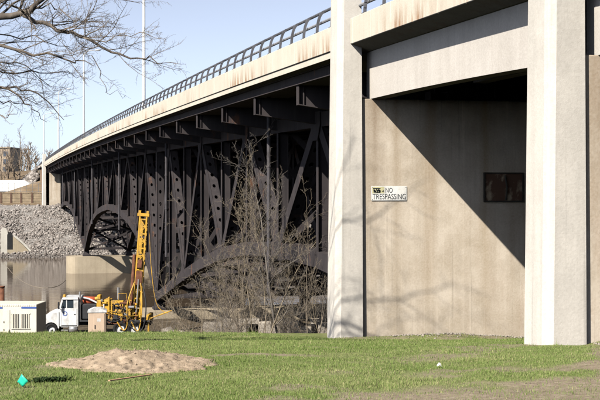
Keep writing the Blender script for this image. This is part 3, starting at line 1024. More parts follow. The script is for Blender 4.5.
SHR = [  # px, D, top px, stems, radius, seed, label
    (286, 53.0, 128, 1, 0.11, 1, 'tallest bare shrub in front of the truss, with a single straight trunk'),
    (262, 52.0, 140, 3, 0.06, 2, 'tall many stemmed bare shrub just left of the straight trunked one'),
    (247, 54.0, 150, 2, 0.06, 12, 'pale bare shrub leaning left under the third bracket of the deck'),
    (311, 51.0, 185, 3, 0.045, 3, 'bare shrub close to the left side of the tall concrete column'),
    (238, 56.0, 205, 3, 0.04, 4, 'medium bare shrub rising beneath the kink of the arched chord'),
    (216, 55.0, 262, 4, 0.03, 5, 'low dense thicket of grey twigs below the sloping arch chord'),
    (196, 57.0, 270, 5, 0.025, 6, 'low tangled bush with arching twigs near the foot of the truss'),
    (178, 60.0, 285, 5, 0.022, 7, 'small twiggy bush beside the drill rig mast'),
    (324, 50.0, 240, 3, 0.03, 8, 'small bare shrub tucked right against the concrete column'),
    (276, 56.0, 250, 5, 0.026, 9, 'low brushwood between the two tallest shrubs, below the arch'),
    (228, 50.0, 290, 4, 0.02, 10, 'short brushwood at the crest of the grass left of the tall shrubs'),
    (205, 52.5, 240, 4, 0.03, 14, 'bushy grey shrub below the outer end of the arch, left of the taller brush'),
    (255, 50.0, 255, 5, 0.025, 15, 'dense low brush at the crest under the tallest shrubs'),
    (318, 54.0, 205, 4, 0.03, 16, 'twiggy shrub between the tall column and the small one beside it'),
    (188, 54.0, 300, 6, 0.018, 17, 'knee high brush on the crest in front of the arch foot'),
    (232, 58.0, 170, 3, 0.045, 18, 'pale slim shrub reaching the shadow line left of the tall brush'),
    (158, 84.0, 306, 6, 0.03, 19, 'low brush on the flat just right of the drill mast'),
    (170, 80.0, 300, 6, 0.03, 20, 'grey brush hiding the left end of the pier footing'),
    (208, 78.0, 296, 6, 0.03, 21, 'brush in front of the pier footing, below the sloping chord'),
    (242, 72.0, 292, 6, 0.03, 22, 'thicket in front of the widest opening of the broken wall'),
    (268, 70.0, 286, 6, 0.03, 23, 'thicket in front of the middle of the broken wall'),
    (295, 70.0, 290, 6, 0.03, 24, 'thicket in front of the narrow opening of the broken wall'),
    (320, 68.0, 284, 6, 0.03, 25, 'thicket at the right end of the broken wall beside the column'),
    (300, 55.0, 230, 3, 0.03, 13, 'slender bare shrub between the straight trunk and the column'),
]
for px, D, top, st, r, sd, lab in SHR:
    b = P(px, 300, D); b.z = gz(b)
    h = (HY-top)/F*D - b.z
    bare_tree('bare_shrub', b, h*0.93, st, 100+sd, lab, 'bare shrubs on the river bank', r=r*0.62, mats=(M_SHRUBS[sd % 3],)*2, spread=0.30 if h > 6 else 0.6, level=3, dens=2.9 if h > 6 else 3.8, minr=0.0045, up=0.12, lean=(-0.05, 0) if sd == 12 else (0, 0))

# ------------------------------------------------------------------ river-bank wall and rubble under the bridge
ow = tag(empty('old_wall', (0, 0, 0)), 'broken pale concrete wall with dark openings behind the brush', 'wall')
D0 = 76.0
def seg(px0, px1, zt, zb=-11.6, depth=0.6, name='wall_block'):
    a = P(px0, 300, D0); b = P(px1, 300, D0)
    m = MB()
    ang = -TH
    M = Matrix.Translation((a.x, a.y, 0)) @ Matrix.Rotation(ang, 4, 'Z')
    L = (b-a).length
    m.bbox(0.02, L-0.02, 0, depth, zb, zt, 0.05, M)
    m.build(name, M_OLD, ow)
for px0, px1, zt in ((203, 223, -8.25), (223, 247, -8.05), (258, 272, -8.2), (272, 281, -8.3), (287, 300, -8.15), (300, 312, -8.5), (318, 345, -8.3)):
    seg(px0, px1, zt)
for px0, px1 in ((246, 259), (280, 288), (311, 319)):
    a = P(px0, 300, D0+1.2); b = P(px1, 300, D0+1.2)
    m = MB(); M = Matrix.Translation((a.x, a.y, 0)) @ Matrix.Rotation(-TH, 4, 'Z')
    m.bbox(0, (b-a).length, 0, 0.2, -11.6, -8.35, 0.02, M); m.build('shade_backing', M_DARK, ow)  # near-black sheet: shade inside the openings put into its colour
for px0, px1 in ((245.5, 259.5), (279.5, 288.5), (310.5, 319.5)):
    a = P(px0, 300, D0); b = P(px1, 300, D0)
    m = MB(); M = Matrix.Translation((a.x, a.y, 0)) @ Matrix.Rotation(-TH, 4, 'Z')
    m.bbox(0, (b-a).length, 0.05, 0.9, -8.36, -8.05, 0.03, M); m.build('lintel', M_OLD, ow)

def rock_mesh(seed, name, mat):
    R = random.Random(seed)
    bm = bmesh.new()
    bmesh.ops.create_icosphere(bm, subdivisions=1, radius=0.5)
    sx, sy, sz = R.uniform(.8, 1.3), R.uniform(.8, 1.2), R.uniform(.55, .9)
    for v in bm.verts:
        k = R.uniform(0.78, 1.15)
        v.co = Vector((v.co.x*sx*k, v.co.y*sy*k, v.co.z*sz*k))
    me = bpy.data.meshes.new(name)
    bm.to_mesh(me); bm.free()
    me.materials.append(mat)
    return me
M_ROCK = NT('rock', 0.95, 0.15)
_ob = M_ROCK.n('ShaderNodeObjectInfo').outputs['Random']
M_ROCK.color(M_ROCK.mix(M_ROCK.ramp(M_ROCK.noise(2.5, 5), [(0.3, 0.0), (0.7, 0.6)]), M_ROCK.ramp(_ob, [(0, (0.36, 0.32, 0.27)), (1, (0.24, 0.21, 0.19))]), (0.17, 0.145, 0.12)))
M_ROCK.bump(M_ROCK.noise(8, 5), 0.5, 0.05)
M_ROCK = M_ROCK.mat
rk = [rock_mesh(300+i, 'boulder', M_ROCK) for i in range(6)]
R_ = random.Random(5)
BL = [(168, 88, 1.5, 'pale boulder beside the drill rig, left end of the rubble'), (182, 86, 1.2, 'squat tan boulder second from the drill rig'), (196, 84, 1.0, 'small boulder just left of the broken wall'),
      (175, 80, 0.9, 'low grey boulder in front of the rubble, right of the mast'), (190, 79, 1.1, 'flat tan boulder lying below the arch foot'), (206, 73, 0.9, 'boulder leaning at the left end of the broken wall'), (236, 72, 0.8, 'boulder against the broken wall left of its widest opening')]
for i, (px, D, sz, lab) in enumerate(BL):
    b = P(px, 300, D); b.z = gz(b)+sz*0.2
    o = link('boulder', rk[i % 6], None, b, (R_.uniform(0, .4), R_.uniform(0, .4), R_.uniform(0, 6)))
    o.scale = (sz*1.2, sz, sz*1.0)
    tag(o, lab, 'boulder', 'boulders below the truss')

# ------------------------------------------------------------------ far bank: riprap
def riprap():
    t = rock_mesh(1, 'tmp', M_ROCK)
    variants = []
    for i in range(8):
        me = rock_mesh(400+i, 'tmp', M_ROCK)
        co = np.empty(len(me.vertices)*3); me.vertices.foreach_get('co', co)
        fc = np.array([list(p.vertices) for p in me.polygons])
        variants.append((co.reshape(-1, 3), fc)); bpy.data.meshes.remove(me)
    bpy.data.meshes.remove(t)
    N = 36000
    s = rng.uniform(216.5, 246.3, N); r = rng.uniform(-62, 24, N)
    # embankment rubble beside the far pylon
    N2 = 1100
    X2 = rng.uniform(5.4, 9.6, N2); Y2 = rng.uniform(264, 276, N2)
    X = np.concatenate([r*math.cos(TH)+s*math.sin(TH), X2]); Y = np.concatenate([-r*math.sin(TH)+s*math.cos(TH), Y2])
    Z = height(X, Y)
    size = np.concatenate([(0.17+0.36*rng.random(N)**1.5)*np.where(rng.random(N) < 0.04, 1.7, 1), rng.uniform(0.35, 1.0, N2)])
    V, Fc, Cc = [], [], []
    off = 0
    for i in range(len(X)):
        co, fc = variants[i % 8]
        a = rng.uniform(0, 6.28); c, sn = math.cos(a), math.sin(a)
        q = co*size[i]
        q = np.stack([q[:, 0]*c-q[:, 1]*sn, q[:, 0]*sn+q[:, 1]*c, q[:, 2]], 1) + (X[i], Y[i], Z[i]+size[i]*0.12)
        V.append(q); Fc.append(fc+off); Cc.append(np.full(len(co), rng.random()*(0.25 if Z[i] < RIV+0.45 else 1.0))); off += len(co)
    V = np.concatenate(V); Fc = np.concatenate(Fc); Cc = np.concatenate(Cc)
    me = bpy.data.meshes.new('riprap')
    me.vertices.add(len(V)); me.vertices.foreach_set('co', V.ravel())
    me.loops.add(Fc.size); me.loops.foreach_set('vertex_index', Fc.ravel().astype(np.int32))
    me.polygons.add(len(Fc)); me.polygons.foreach_set('loop_start', np.arange(len(Fc))*3)
    me.update(calc_edges=True)
    at = me.attributes.new('tone', 'FLOAT', 'POINT'); at.data.foreach_set('value', Cc.astype(np.float32))
    m = NT('riprap_stone', 0.95, 0.15)
    m.color(m.ramp(m.n('ShaderNodeAttribute', attribute_name='tone').outputs['Fac'], [(0.0, (0.11, 0.095, 0.085)), (0.5, (0.21, 0.185, 0.165)), (1.0, (0.37, 0.335, 0.305))]))
    me.materials.append(m.mat)
    o = link('riprap_stones', me)
    o['label'] = 'grey riprap stones covering the far river bank'
    o['category'] = 'stones'
    kind(o, 'stuff')
riprap()

# storm outfall on the far bank
M_DKHOLE = plain('culvert_shade', (0.03, 0.03, 0.03), 0.9, 0.1, 0.2)  # for the solid mouth plug: darkness inside the pipe as plain colour
M_TAN = concrete('outfall_concrete', (0.40, 0.33, 0.22), (0.26, 0.21, 0.14), 0.5, 0.1, 0.5)
of = tag(empty('storm_outfall', P(6, 258, 219.5)), 'concrete storm drain outfall with dark mouth and tan wing wall', 'outfall')
of.location.z = RIV
M_HEAD = concrete('outfall_head', (0.60, 0.57, 0.50), (0.40, 0.37, 0.31), 0.4, 0.0, 0.4)
k5 = 219.5/F
m = MB()
m.prism([(-0.9, -0.5), (0.25, -0.5), (0.35, 4.2), (0.05, 5.1), (-0.55, 5.3), (-0.9, 4.6)], 0.5, 1.5, 'y'); m.build('head_wall', M_HEAD, of)
m = MB()
arch = [(0.2, 1.4), (1.15, 1.4), (1.15, 3.9)] + [(0.675+0.475*math.cos(math.radians(a_)), 3.9+0.475*math.sin(math.radians(a_))) for a_ in range(20, 180, 20)] + [(0.2, 3.9)]
m.prism(arch, 0.42, 0.9, 'y'); m.build('mouth_shade_plug', M_DKHOLE, of)
m = MB()
m.prism([(0.2, -0.5), (4.9, -0.5), (4.7, 0.1), (3.9, 1.1), (2.9, 2.2), (1.9, 3.1), (1.2, 3.7), (1.15, 3.4), (0.2, 3.0)], 0.45, 1.6, 'y'); m.build('wing_wall', M_TAN, of)
m = MB()
m.prism([(1.3, 4.05), (2.1, 3.5), (3.2, 2.45), (4.2, 1.35), (5.1, 0.2), (4.9, 0.1), (3.95, 1.15), (2.95, 2.25), (1.95, 3.15), (1.25, 3.72)], 0.4, 1.7, 'y'); m.build('coping', M_HEAD, of)

# floating line across the river
pts = []
for px, py in ((4, 263), (14, 275), (28, 284.5), (44, 288), (58, 286), (66, 280)):
    D = -RIV*F/(py-HY)
    p = P(px, py, D); p.z = RIV+0.02
    pts.append(p)
m = MB(); m.tube(smooth_poly(pts, 4), 0.022, 6)
tag(m.build('floating_rope', plain('rope', (0.26, 0.22, 0.17), 0.8)), 'pale rope floating in a curve on the brown river', 'rope')

# ------------------------------------------------------------------ far bank: lagging wall, fence, shed, trees
M_LAG = plain('lagging_timber', (0.27, 0.21, 0.14), 0.9, 0.2, 0.25, 1.0)
M_POSTR = plain('soldier_pile', (0.11, 0.065, 0.045), 0.8, 0.3, 0.3)
M_FEN = plain('fence_metal', (0.20, 0.20, 0.20), 0.6, 0.3, 0.1)
DL = 249.0
ro = P(-60, 187, DL)
rw = tag(empty('retaining_wall', (ro.x, ro.y, 0), -TH), 'tan plank retaining wall with rusty posts at the top of the stone bank', 'wall')
def lx(px): return (px+60)/F*DL
postx = [-50, -40, -30, -20, -10, 1, 11, 21, 32]
for a, b in zip(postx, postx[1:]+[42]):
    for k in range(5):
        m = MB(); z = -3.9+k*0.52
        m.bbox(lx(a)+0.1, lx(b)-0.1, 0.02*(k % 2), 0.18, z, z+0.49, 0.02); m.build('plank', M_LAG, rw)
for a in postx:
    m = MB(); m.box(lx(a)-0.16, lx(a)+0.16, -0.14, -0.10, -4.2, -1.1); m.box(lx(a)-0.02, lx(a)+0.02, -0.10, 0.2, -4.2, -1.1); m.box(lx(a)-0.16, lx(a)+0.16, 0.2, 0.24, -4.2, -1.1); m.build('post', M_POSTR, rw)
m = MB(); m.bbox(lx(-50), lx(42), -0.12, 0.4, -1.28, -1.08, 0.02); m.build('coping', M_LAG, rw)
fo = tag(empty('chain_link_fence', (ro.x, ro.y, 0), -TH), 'thin metal fence standing along the top of the tan retaining wall', 'fence')
for a in range(-46, 43, 6):
    m = MB(); m.tube([(lx(a), 0.35, -1.08), (lx(a), 0.35, 0.75)], 0.045, 6); m.build('fence_post', M_FEN, fo)
for z in (-0.9, -0.2, 0.72):
    m = MB(); m.tube([(lx(-46), 0.35, z), (lx(42), 0.35, z)], 0.03, 6); m.build('rail', M_FEN, fo)

M_ROOFW = plain('white_roof', (0.82, 0.80, 0.76), 0.6, 0.3, 0.05, 1)
M_SIDE = plain('shed_siding', (0.35, 0.30, 0.24), 0.8, 0.2, 0.15, 1)
so = P(-60, 187, 256)
sh = tag(empty('shed', (so.x, so.y, 0), -TH), 'low shed with a broad white hipped roof behind the far fence', 'shed')
m = MB(); m.bbox(1.0, lx(34), 0.5, 10.0, -2.2, -0.55, 0.05); m.build('wall', M_SIDE, sh)
m = MB()
x0, x1 = 0.4, lx(39)*256/DL
m.mesh([(x0, 0, -0.75), (x1, 0, -0.75), (x1, 11, -0.75), (x0, 11, -0.75), (x0+4.3, 5.5, 1.45), (x1-4.3, 5.5, 1.45), (x0, 0, -0.95), (x1, 0, -0.95), (x1, 11, -0.95), (x0, 11, -0.95)],
       [(0, 1, 5, 4), (1, 2, 5), (2, 3, 4, 5), (3, 0, 4), (0, 6, 7, 1), (1, 7, 8, 2), (2, 8, 9, 3), (3, 9, 6, 0), (6, 9, 8, 7)])
m.build('roof', M_ROOFW, sh)

# building behind the far trees
M_BLD = plain('far_building', (0.34, 0.27, 0.20), 0.8, 0.2, 0.08, 0.3)
M_WIN = plain('window_glass', (0.06, 0.075, 0.10), 0.15, 0.5, 0.2)
bo = P(-30, 187, 330)
bl = tag(empty('far_building', (bo.x, bo.y, 0), -TH), 'tan block of flats half hidden by bare trees at the left edge', 'building')
m = MB(); m.bbox(0, 40/F*330, 0, 12, 0, 10.2, 0.1); m.build('wall', M_BLD, bl)
m = MB(); m.bbox(-0.2, 40/F*330+0.2, -0.2, 12.2, 10.2, 10.6, 0.05); m.build('roof', M_SIDE, bl)
for i in range(4):
    for j in range(4):
        m = MB(); x = 0.9+i*2.6; z = 1.9+j*2.05
        m.bbox(x, x+1.4, -0.06, 0.05, z, z+1.45, 0.02); wn = m.build('window', M_SIDE, bl)
        m = MB(); m.box(x+0.1, x+1.3, -0.075, -0.063, z+0.1, z+1.35); m.build('pane', M_WIN, wn)

FT = [(8, 272, 131, 27, 'dense brown tree in front of the windows of the tan flats'), (22, 285, 140, 28, 'bare tree leaning over the brown ridge, nearest to the far column'), (3, 262, 128, 21, 'bushy bare tree at the left edge in front of the tan flats'), (17, 268, 128, 22, 'bare tree with forked trunk right of the tan flats'), (-12, 265, 118, 23, 'bare tree just outside the left edge by the shed'),
      (29, 300, 150, 24, 'small distant bare tree left of the far lamp pole'), (10, 300, 135, 25, 'distant bare tree between the two larger far trees'), (-30, 280, 125, 26, 'far bare tree left of the picture beyond the shed')]
for px, D, top, sd, lab in FT:
    b = P(px, 187, D); b.z = gz(b)
    h = (HY-top)/F*D-b.z
    bare_tree('far_tree', b, h*0.9, 2, sd, lab, 'bare trees on the far bank', (M_FARTREE, M_FARTREE), r=0.24, spread=0.2, level=3, dens=1.35, minr=0.022, cat='tree')
def wood():
    """far-off leafless wood along the horizon, one mass"""
    mb = MB()
    R = random.Random(9)
    for i in range(760):
        D = R.uniform(420, 640); r = R.uniform(-700, 700)
        if i >= 420:  # nearer belt added downstream to block bright water and sky beyond the bridge
            D = R.uniform(250, 300); r = R.uniform(28, 230)
        p = RS(r, D); p.z = gz(p)
        h = R.uniform(8, 14)
        mb.tube([p, p+Vector((R.uniform(-.5, .5), 0, h*0.5)), p+Vector((R.uniform(-1, 1), 0, h))], [0.35, 0.22, 0.05], 4, False)
        for k in range(22):
            t = R.uniform(0.25, 0.95); q = p+Vector((0, 0, h*t))
            a = R.uniform(0, 6.28); l = h*0.38*(1.15-t)
            e = q+Vector((math.cos(a)*l, math.sin(a)*l, l*R.uniform(0.5, 1.3)))
            mb.tube([q, e], [0.16, 0.04], 3, False)
            for _ in range(3):
                f = q.lerp(e, R.uniform(0.3, 0.9)); g = f+Vector((R.gauss(0, .5), R.gauss(0, .5), R.uniform(.3, 1.2)))*l*0.5
                mb.tube([f, g], [0.1, 0.03], 3, False)
    o = mb.build('distant_wood', M_FARTREE)
    o['label'] = 'brown leafless wood along the horizon'; o['category'] = 'wood'
    kind(o, 'stuff')
wood()

# ------------------------------------------------------------------ work site: truck-mounted drill rig
M_WHITE = plain('white_paint', (0.78, 0.78, 0.78), 0.35, 0.5, 0.05, 2)
M_YELLOW = plain('yellow_paint', (0.58, 0.33, 0.035), 0.55, 0.3, 0.45, 5)
def grimy(name, c, rough, amount=0.6):
    m = NT(name, rough, 0.35)
    f = m.noise(2.2, 6, (1, 1, 0.6), rough=0.7)
    base = m.mix(m.ramp(f, [(0.48, 0.0), (0.72, amount)]), c, (0.13, 0.10, 0.07))
    base = m.mix(m.ramp(m.noise(9, 5, (1, 1, 0.3), rough=0.7), [(0.55, 0.0), (0.7, amount*0.7)]), base, tuple(x*0.4 for x in c))
    m.color(base)
    return m.mat
M_WHITE = grimy('white_paint', (0.64, 0.64, 0.63), 0.35, 0.6)
M_YELLOW = grimy('yellow_paint', (0.55, 0.31, 0.035), 0.55, 0.9)
M_CLEAN = plain('clean_white', (0.78, 0.78, 0.78), 0.4, 0.4, 0.04)
M_TYRE = plain('tyre_rubber', (0.02, 0.02, 0.02), 0.9, 0.2, 0.2)
M_BLACK = plain('black_steel', (0.03, 0.03, 0.032), 0.6, 0.3, 0.3)
M_GLASS = plain('cab_glass', (0.03, 0.04, 0.05), 0.08, 0.6, 0.1)
M_BLUE = plain('blue_paint', (0.05, 0.10, 0.32), 0.5, 0.4, 0.1)
M_RED = plain('red_tank', (0.42, 0.09, 0.04), 0.5, 0.4, 0.2)
M_RUST = plain('rusty_iron', (0.15, 0.065, 0.038), 0.85, 0.2, 0.35, 4)
M_CHROME = plain('bare_metal', (0.5, 0.5, 0.5), 0.3, 0.5, 0.15, metal=0.7)

DT = 88.0
KT = DT/F                         # metres per photo pixel there
tb = P(43, 300, DT); tz = -10.52
truck = tag(empty('drill_truck', (tb.x, tb.y, tz), -TH), 'white cab truck carrying a yellow drill rig with raised mast', 'truck')
def tx(px): return (px-43)*KT     # local x from photo column
def tzz(py): return (HY-py)*KT - tz
# local x to the right in the picture, y away from the camera; the truck faces left; 2.3 m wide
m = MB()
m.prism([(tx(43.4), 0.75), (tx(43.8), 1.42), (tx(49), 1.70), (tx(60), 1.98), (tx(60), 0.75)], 0.40, 1.90, 'y')
m.build('hood', M_WHITE, truck)
for y0 in (0.0, 1.96):
    m = MB()
    poly = [(tx(43.2), 0.60), (tx(43.5), 1.20), (tx(46.0), 1.48), (tx(52), 1.60), (tx(58.9), 1.72), (tx(58.9), 0.55)]
    for k in range(9):
        a_ = math.radians(8+k*160/8)
        poly.append((tx(51.0)+0.50*math.cos(a_), 0.50+0.50*math.sin(a_)))
    m.prism(poly, y0, y0+0.34, 'y')
    m.build('fender', M_WHITE, truck)
# cab: lower body, pillars, roof, windows
cab = MB()
cab.prism([(tx(59), 0.7), (tx(59), 1.98), (tx(78), 1.98), (tx(78), 0.7)], 0.05, 2.25, 'y')
cab.prism([(tx(62.5), tzz(297.6)), (tx(77.8), tzz(297.6)), (tx(78), tzz(299.6)), (tx(61.5), tzz(299.6))], 0.0, 2.3, 'y')
zr = tzz(299.6)
for y0 in (0.06, 2.16):
    cab.prism([(tx(58.8), 1.98), (tx(60.6), 1.98), (tx(63.0), zr), (tx(61.4), zr)], y0, y0+0.08, 'y')
    cab.prism([(tx(66.0), 1.98), (tx(66.8), 1.98), (tx(66.8), zr), (tx(66.0), zr)], y0, y0+0.08, 'y')
    cab.prism([(tx(73.4), 1.98), (tx(78), 1.98), (tx(78), zr), (tx(73.4), zr)], y0, y0+0.08, 'y')
cab.box(tx(77.2), tx(78), 0.14, 2.16, 1.98, zr)
cab.build('cab', M_WHITE, truck)
m = MB(); m.prism([(tx(66.8), 1.98), (tx(73.4), 1.98), (tx(73.4), zr), (tx(66.8), zr)], 0.085, 0.10, 'y'); m.prism([(tx(60.6), 1.98), (tx(66), 1.98), (tx(66), zr), (tx(63), zr)], 0.085, 0.10, 'y')
m.build('side_window', M_GLASS, truck)
m = MB(); m.mesh([(tx(59.4), 0.15, 1.98), (tx(59.4), 2.15, 1.98), (tx(61.9), 2.15, zr), (tx(61.9), 0.15, zr)], [(0, 1, 2, 3)]); m.build('windscreen', M_GLASS, truck)
m = MB(); m.box(tx(61.2), tx(76.6), 0.015, 0.049, 0.78, 1.96); d = m.build('door', M_WHITE, truck)
m = MB(); m.tube([(tx(75.4), -0.01, 1.55), (tx(73.8), -0.01, 1.55)], 0.025, 6); m.build('handle', M_BLACK, d)
m = MB(); m.lathe([(0.17, 0.0), (0.17, 0.01), (0.115, 0.012), (0.115, 0.0)], 20, Matrix.Translation((tx(62.8)+0.15, 0.012, 1.60)) @ Matrix.Rotation(math.pi/2, 4, 'X')); m.build('emblem', M_BLUE, d)
m = MB(); m.tube([(tx(60.5), 0.03, 1.9), (tx(59.5), -0.25, 2.05)], 0.02, 5); m.bbox(tx(58.8), tx(60.2), -0.42, -0.2, 1.95, 2.45, 0.03); m.build('mirror', M_BLACK, truck)
m = MB(); m.lathe([(0.0, 0.2), (0.1, 0.18), (0.13, 0.0)], 10, Matrix.Translation((tx(63.5), 0.4, tzz(297.6)))); m.build('roof_lamp', M_YELLOW, truck)
m = MB(); m.tube([(tx(79.3), 0.25, 1.0), (tx(79.3), 0.25, tzz(292))], 0.07, 8); m.build('exhaust_stack', M_CHROME, truck)
m = MB(); m.bbox(tx(41.8), tx(43.1), 0.05, 2.25, 0.45, 0.8, 0.04); m.build('bumper', M_CHROME, truck)
m = MB()
for y0 in (0.65, 1.45): m.box(tx(46), tx(150), y0, y0+0.12, 0.72, 0.98)
m.build('frame_rail', M_BLACK, truck)
def wheel(px, y, r=0.52, dual=False):
    Mx = Matrix.Translation((tx(px), y, r)) @ Matrix.Rotation(math.pi/2, 4, 'X')
    w_ = 0.28 if not dual else 0.58
    m = MB(); m.lathe([(r*0.56, -w_), (r*0.9, -w_), (r, -w_*0.85), (r, -0.04), (r*0.9, 0), (r*0.56, 0), (r*0.56, -w_)], 24, Mx)
    t = m.build('wheel', M_TYRE, truck, True)
    m = MB(); m.lathe([(r*0.56, -0.02), (r*0.5, -0.10), (r*0.2, -0.12), (r*0.16, 0.02), (0, 0.03)], 20, Mx); m.build('rim', M_WHITE, t, True)
for y in (0.03, 1.98): wheel(51.0, y, 0.455)
for px in (120, 134):
    for y in (0.06, 1.98): wheel(px, y, 0.52, False)
m = MB(); m.bbox(tx(80), tx(150), 0.1, 2.2, 0.99, 1.12, 0.02); m.build('bed', M_BLACK, truck)
# machinery on the bed
m = MB(); m.bbox(tx(80), tx(96), 0.35, 1.9, 1.13, 2.25, 0.08); m.build('engine_housing', M_BLACK, truck)
m = MB(); m.tube([(tx(81), 0.9, 2.45), (tx(94), 0.9, 2.45)], 0.28, 14); m.build('red_tank', M_RED, truck, True)
m = MB(); m.tube([(tx(78.5), 0.5, 2.75), (tx(88), 0.45, 2.60), (tx(97), 0.4, 2.3)], 0.06, 8); m.build('hose', M_WHITE, truck)
m = MB(); m.bbox(tx(96), tx(101), 0.2, 1.2, 1.9, 2.55, 0.05); m.bbox(tx(96.5), tx(100), 0.3, 0.9, 2.55, 2.9, 0.05); m.tube([(tx(94), 0.5, 2.6), (tx(97), 0.5, 2.65)], 0.12, 8); m.build('winch', M_YELLOW, truck)
m = MB(); m.bbox(tx(102.5), tx(109.5), 0.15, 1.6, 1.5, 2.55, 0.05); m.bbox(tx(107.5), tx(109.5), 0.1, 0.5, 1.2, 2.75, 0.03); m.build('hydraulic_tank', M_YELLOW, truck)
m = MB(); m.bbox(tx(110), tx(123), 0.2, 0.5, 2.25, 2.5, 0.03); m.bbox(tx(114), tx(123), 0.1, 1.3, 1.3, 1.78, 0.04); m.bbox(tx(110), tx(112), 0.2, 0.5, 1.13, 2.3, 0.03); m.bbox(tx(121.5), tx(123), 0.2, 0.5, 1.13, 2.3, 0.03); m.build('machine_frame', M_YELLOW, truck)
m = MB(); m.bbox(tx(113), tx(121), 0.4, 1.4, 1.80, 2.2, 0.08); m.build('pump', M_BLACK, truck)
m = MB(); m.tube([(tx(116), 1.2, 2.5), (tx(116), 1.2, 3.35)], 0.09, 8); m.build('stack', M_CHROME, truck)
m = MB(); m.bar((tx(122), 0.5, 1.4), (tx(137), 0.5, 2.9), 0.2, 0.25, (0, 1, 0)); m.bbox(tx(124), tx(128), 0.3, 0.8, 1.3, 2.4, 0.04); m.bbox(tx(128), tx(131), 0.2, 0.7, 1.13, 1.9, 0.04); m.build('mast_support', M_YELLOW, truck)
# mast: two channel rails, rungs and lacing
mast = empty('mast', (0, 0, 0), parent=truck)
mb0, mt0 = Vector((tx(134.5), 0.55, 0.35)), Vector((tx(142.8), 0.55, tzz(216)))
ax = (mt0-mb0).normalized()
L = (mt0-mb0).length
Mm = frame(mb0, mt0, (0, 1, 0))
for sx in (-0.24, 0.24):
    for sy in (-0.22, 0.22):
        m = MB(); m.box(sx-0.05, sx+0.05, sy-0.05, sy+0.05, 0, L, Mm); m.build('mast_rail', M_YELLOW, mast)
nr = 15
for k in range(nr+1):
    z = 0.25+k*(L-0.5)/nr
    m = MB()
    m.box(-0.2, 0.2, -0.26, -0.20, z-0.045, z+0.045, Mm); m.build('mast_rung', M_YELLOW, mast)
    if k < nr:
        z2 = z+(L-0.5)/nr
        s_ = 1 if k % 2 else -1
        m = MB(); m.bar(Mm @ Vector((-0.2*s_, -0.235, z)), Mm @ Vector((0.2*s_, -0.235, z2)), 0.05, 0.03, (0, 1, 0)); m.build('mast_lacing', M_YELLOW, mast)
for k in range(6):
    z = 0.4+k*(L-0.6)/6
    m = MB(); m.box(-0.19, 0.19, 0.16, 0.17, z, z+(L-0.6)/6-0.12, Mm); m.build('mast_back_plate', M_YELLOW, mast)
m = MB(); m.box(-0.42, 0.42, -0.3, 0.3, L-0.02, L+0.18, Mm); m.box(-0.36, -0.2, -0.2, 0.2, L+0.18, L+0.36, Mm); m.box(0.2, 0.36, -0.2, 0.2, L+0.18, L+0.36, Mm); m.build('crown_block', M_YELLOW, mast)
m = MB(); m.box(-0.22, 0.22, -0.34, -0.27, L*0.40, L*0.52, Mm); m.box(-0.15, 0.15, -0.42, -0.27, L*0.55, L*0.62, Mm); m.build('drive_head', M_RUST, mast)
m = MB(); m.tube([Mm @ Vector((-0.42, -0.2, L*0.12)), Mm @ Vector((-0.42, -0.2, L*0.66))], 0.13, 10); m.build('drill_pipe', M_RUST, mast)
m = MB(); m.tube([Mm @ Vector((0.0, -0.35, 0.0)), Mm @ Vector((0.0, -0.35, L*0.45))], 0.06, 8); m.build('drill_stem', M_CHROME, mast)
for sx, bow in ((-0.55, 0.5), (0.35, 0.4), (0.6, 0.8)):
    a, b = Mm @ Vector((sx*0.5, -0.4, L*0.42)), Mm @ Vector((sx, -0.5, 0.4))
    pts = [a, a.lerp(b, 0.5)+Vector((sx*0.4, -0.2, 0)), b, b+Vector((-bow*0.6, 0, -0.35)), b+Vector((-bow*1.5, 0, 0.3))]
    m = MB(); m.tube(smooth_poly(pts, 4), 0.045, 6); m.build('hydraulic_hose', M_YELLOW if sx < 0.5 else M_BLACK, truck)
m = MB(); m.tube(smooth_poly([Mm @ Vector((0.35, 0.1, L+0.2)), Mm @ Vector((0.75, -0.1, L*0.6)), Mm @ Vector((1.35, -0.1, L*0.25)), Mm @ Vector((2.2, -0.1, L*0.17))], 5), 0.03, 5); m.build('cable', M_YELLOW, truck)
m = MB(); m.tube(smooth_poly([Mm @ Vector((0.4, -0.2, L*0.08)), Mm @ Vector((1.4, -0.3, L*0.14)), Mm @ Vector((2.5, -0.3, L*0.20))], 4), 0.05, 6); m.build('boom_hose', M_YELLOW, truck)
m = MB(); m.bbox(tx(146), tx(150), 0.2, 2.0, 0.99, 1.5, 0.04); m.tube([(tx(148), 0.3, 0.0), (tx(148), 0.3, 1.2)], 0.07, 8); m.lathe([(0.25, 0.0), (0.25, 0.05), (0, 0.06)], 12, Matrix.Translation((tx(148), 0.3, 0))); m.build('outrigger', M_YELLOW, truck)

m = MB(); m.box(tx(43.2), tx(43.38), 0.55, 1.75, 0.85, 1.35); m.build('grille', M_BLACK, truck)
m = MB(); m.lathe([(0.0, 0.04), (0.1, 0.03), (0.13, 0.0)], 12, Matrix.Translation((tx(43.2), 0.2, 1.05)) @ Matrix.Rotation(-math.pi/2, 4, 'Y')); m.build('headlight', M_CHROME, truck)
m = MB(); m.bbox(tx(61), tx(68), -0.02, 0.35, 0.38, 0.46, 0.01); m.bbox(tx(61), tx(68), 0.0, 0.35, 0.62, 0.68, 0.01); m.build('step', M_CHROME, truck)
m = MB(); m.tube([(tx(69), 0.22, 0.5), (tx(77), 0.22, 0.5)], 0.26, 16); m.build('fuel_tank', M_CHROME, truck, True)
m = MB(); m.box(tx(61.0), tx(61.15), 0.008, 0.016, 0.78, 1.96); m.box(tx(76.6), tx(76.75), 0.008, 0.016, 0.78, 1.96); m.box(tx(61), tx(76.7), 0.008, 0.016, 0.76, 0.79); m.build('door_seam', M_BLACK, truck)
R_t = random.Random(31)
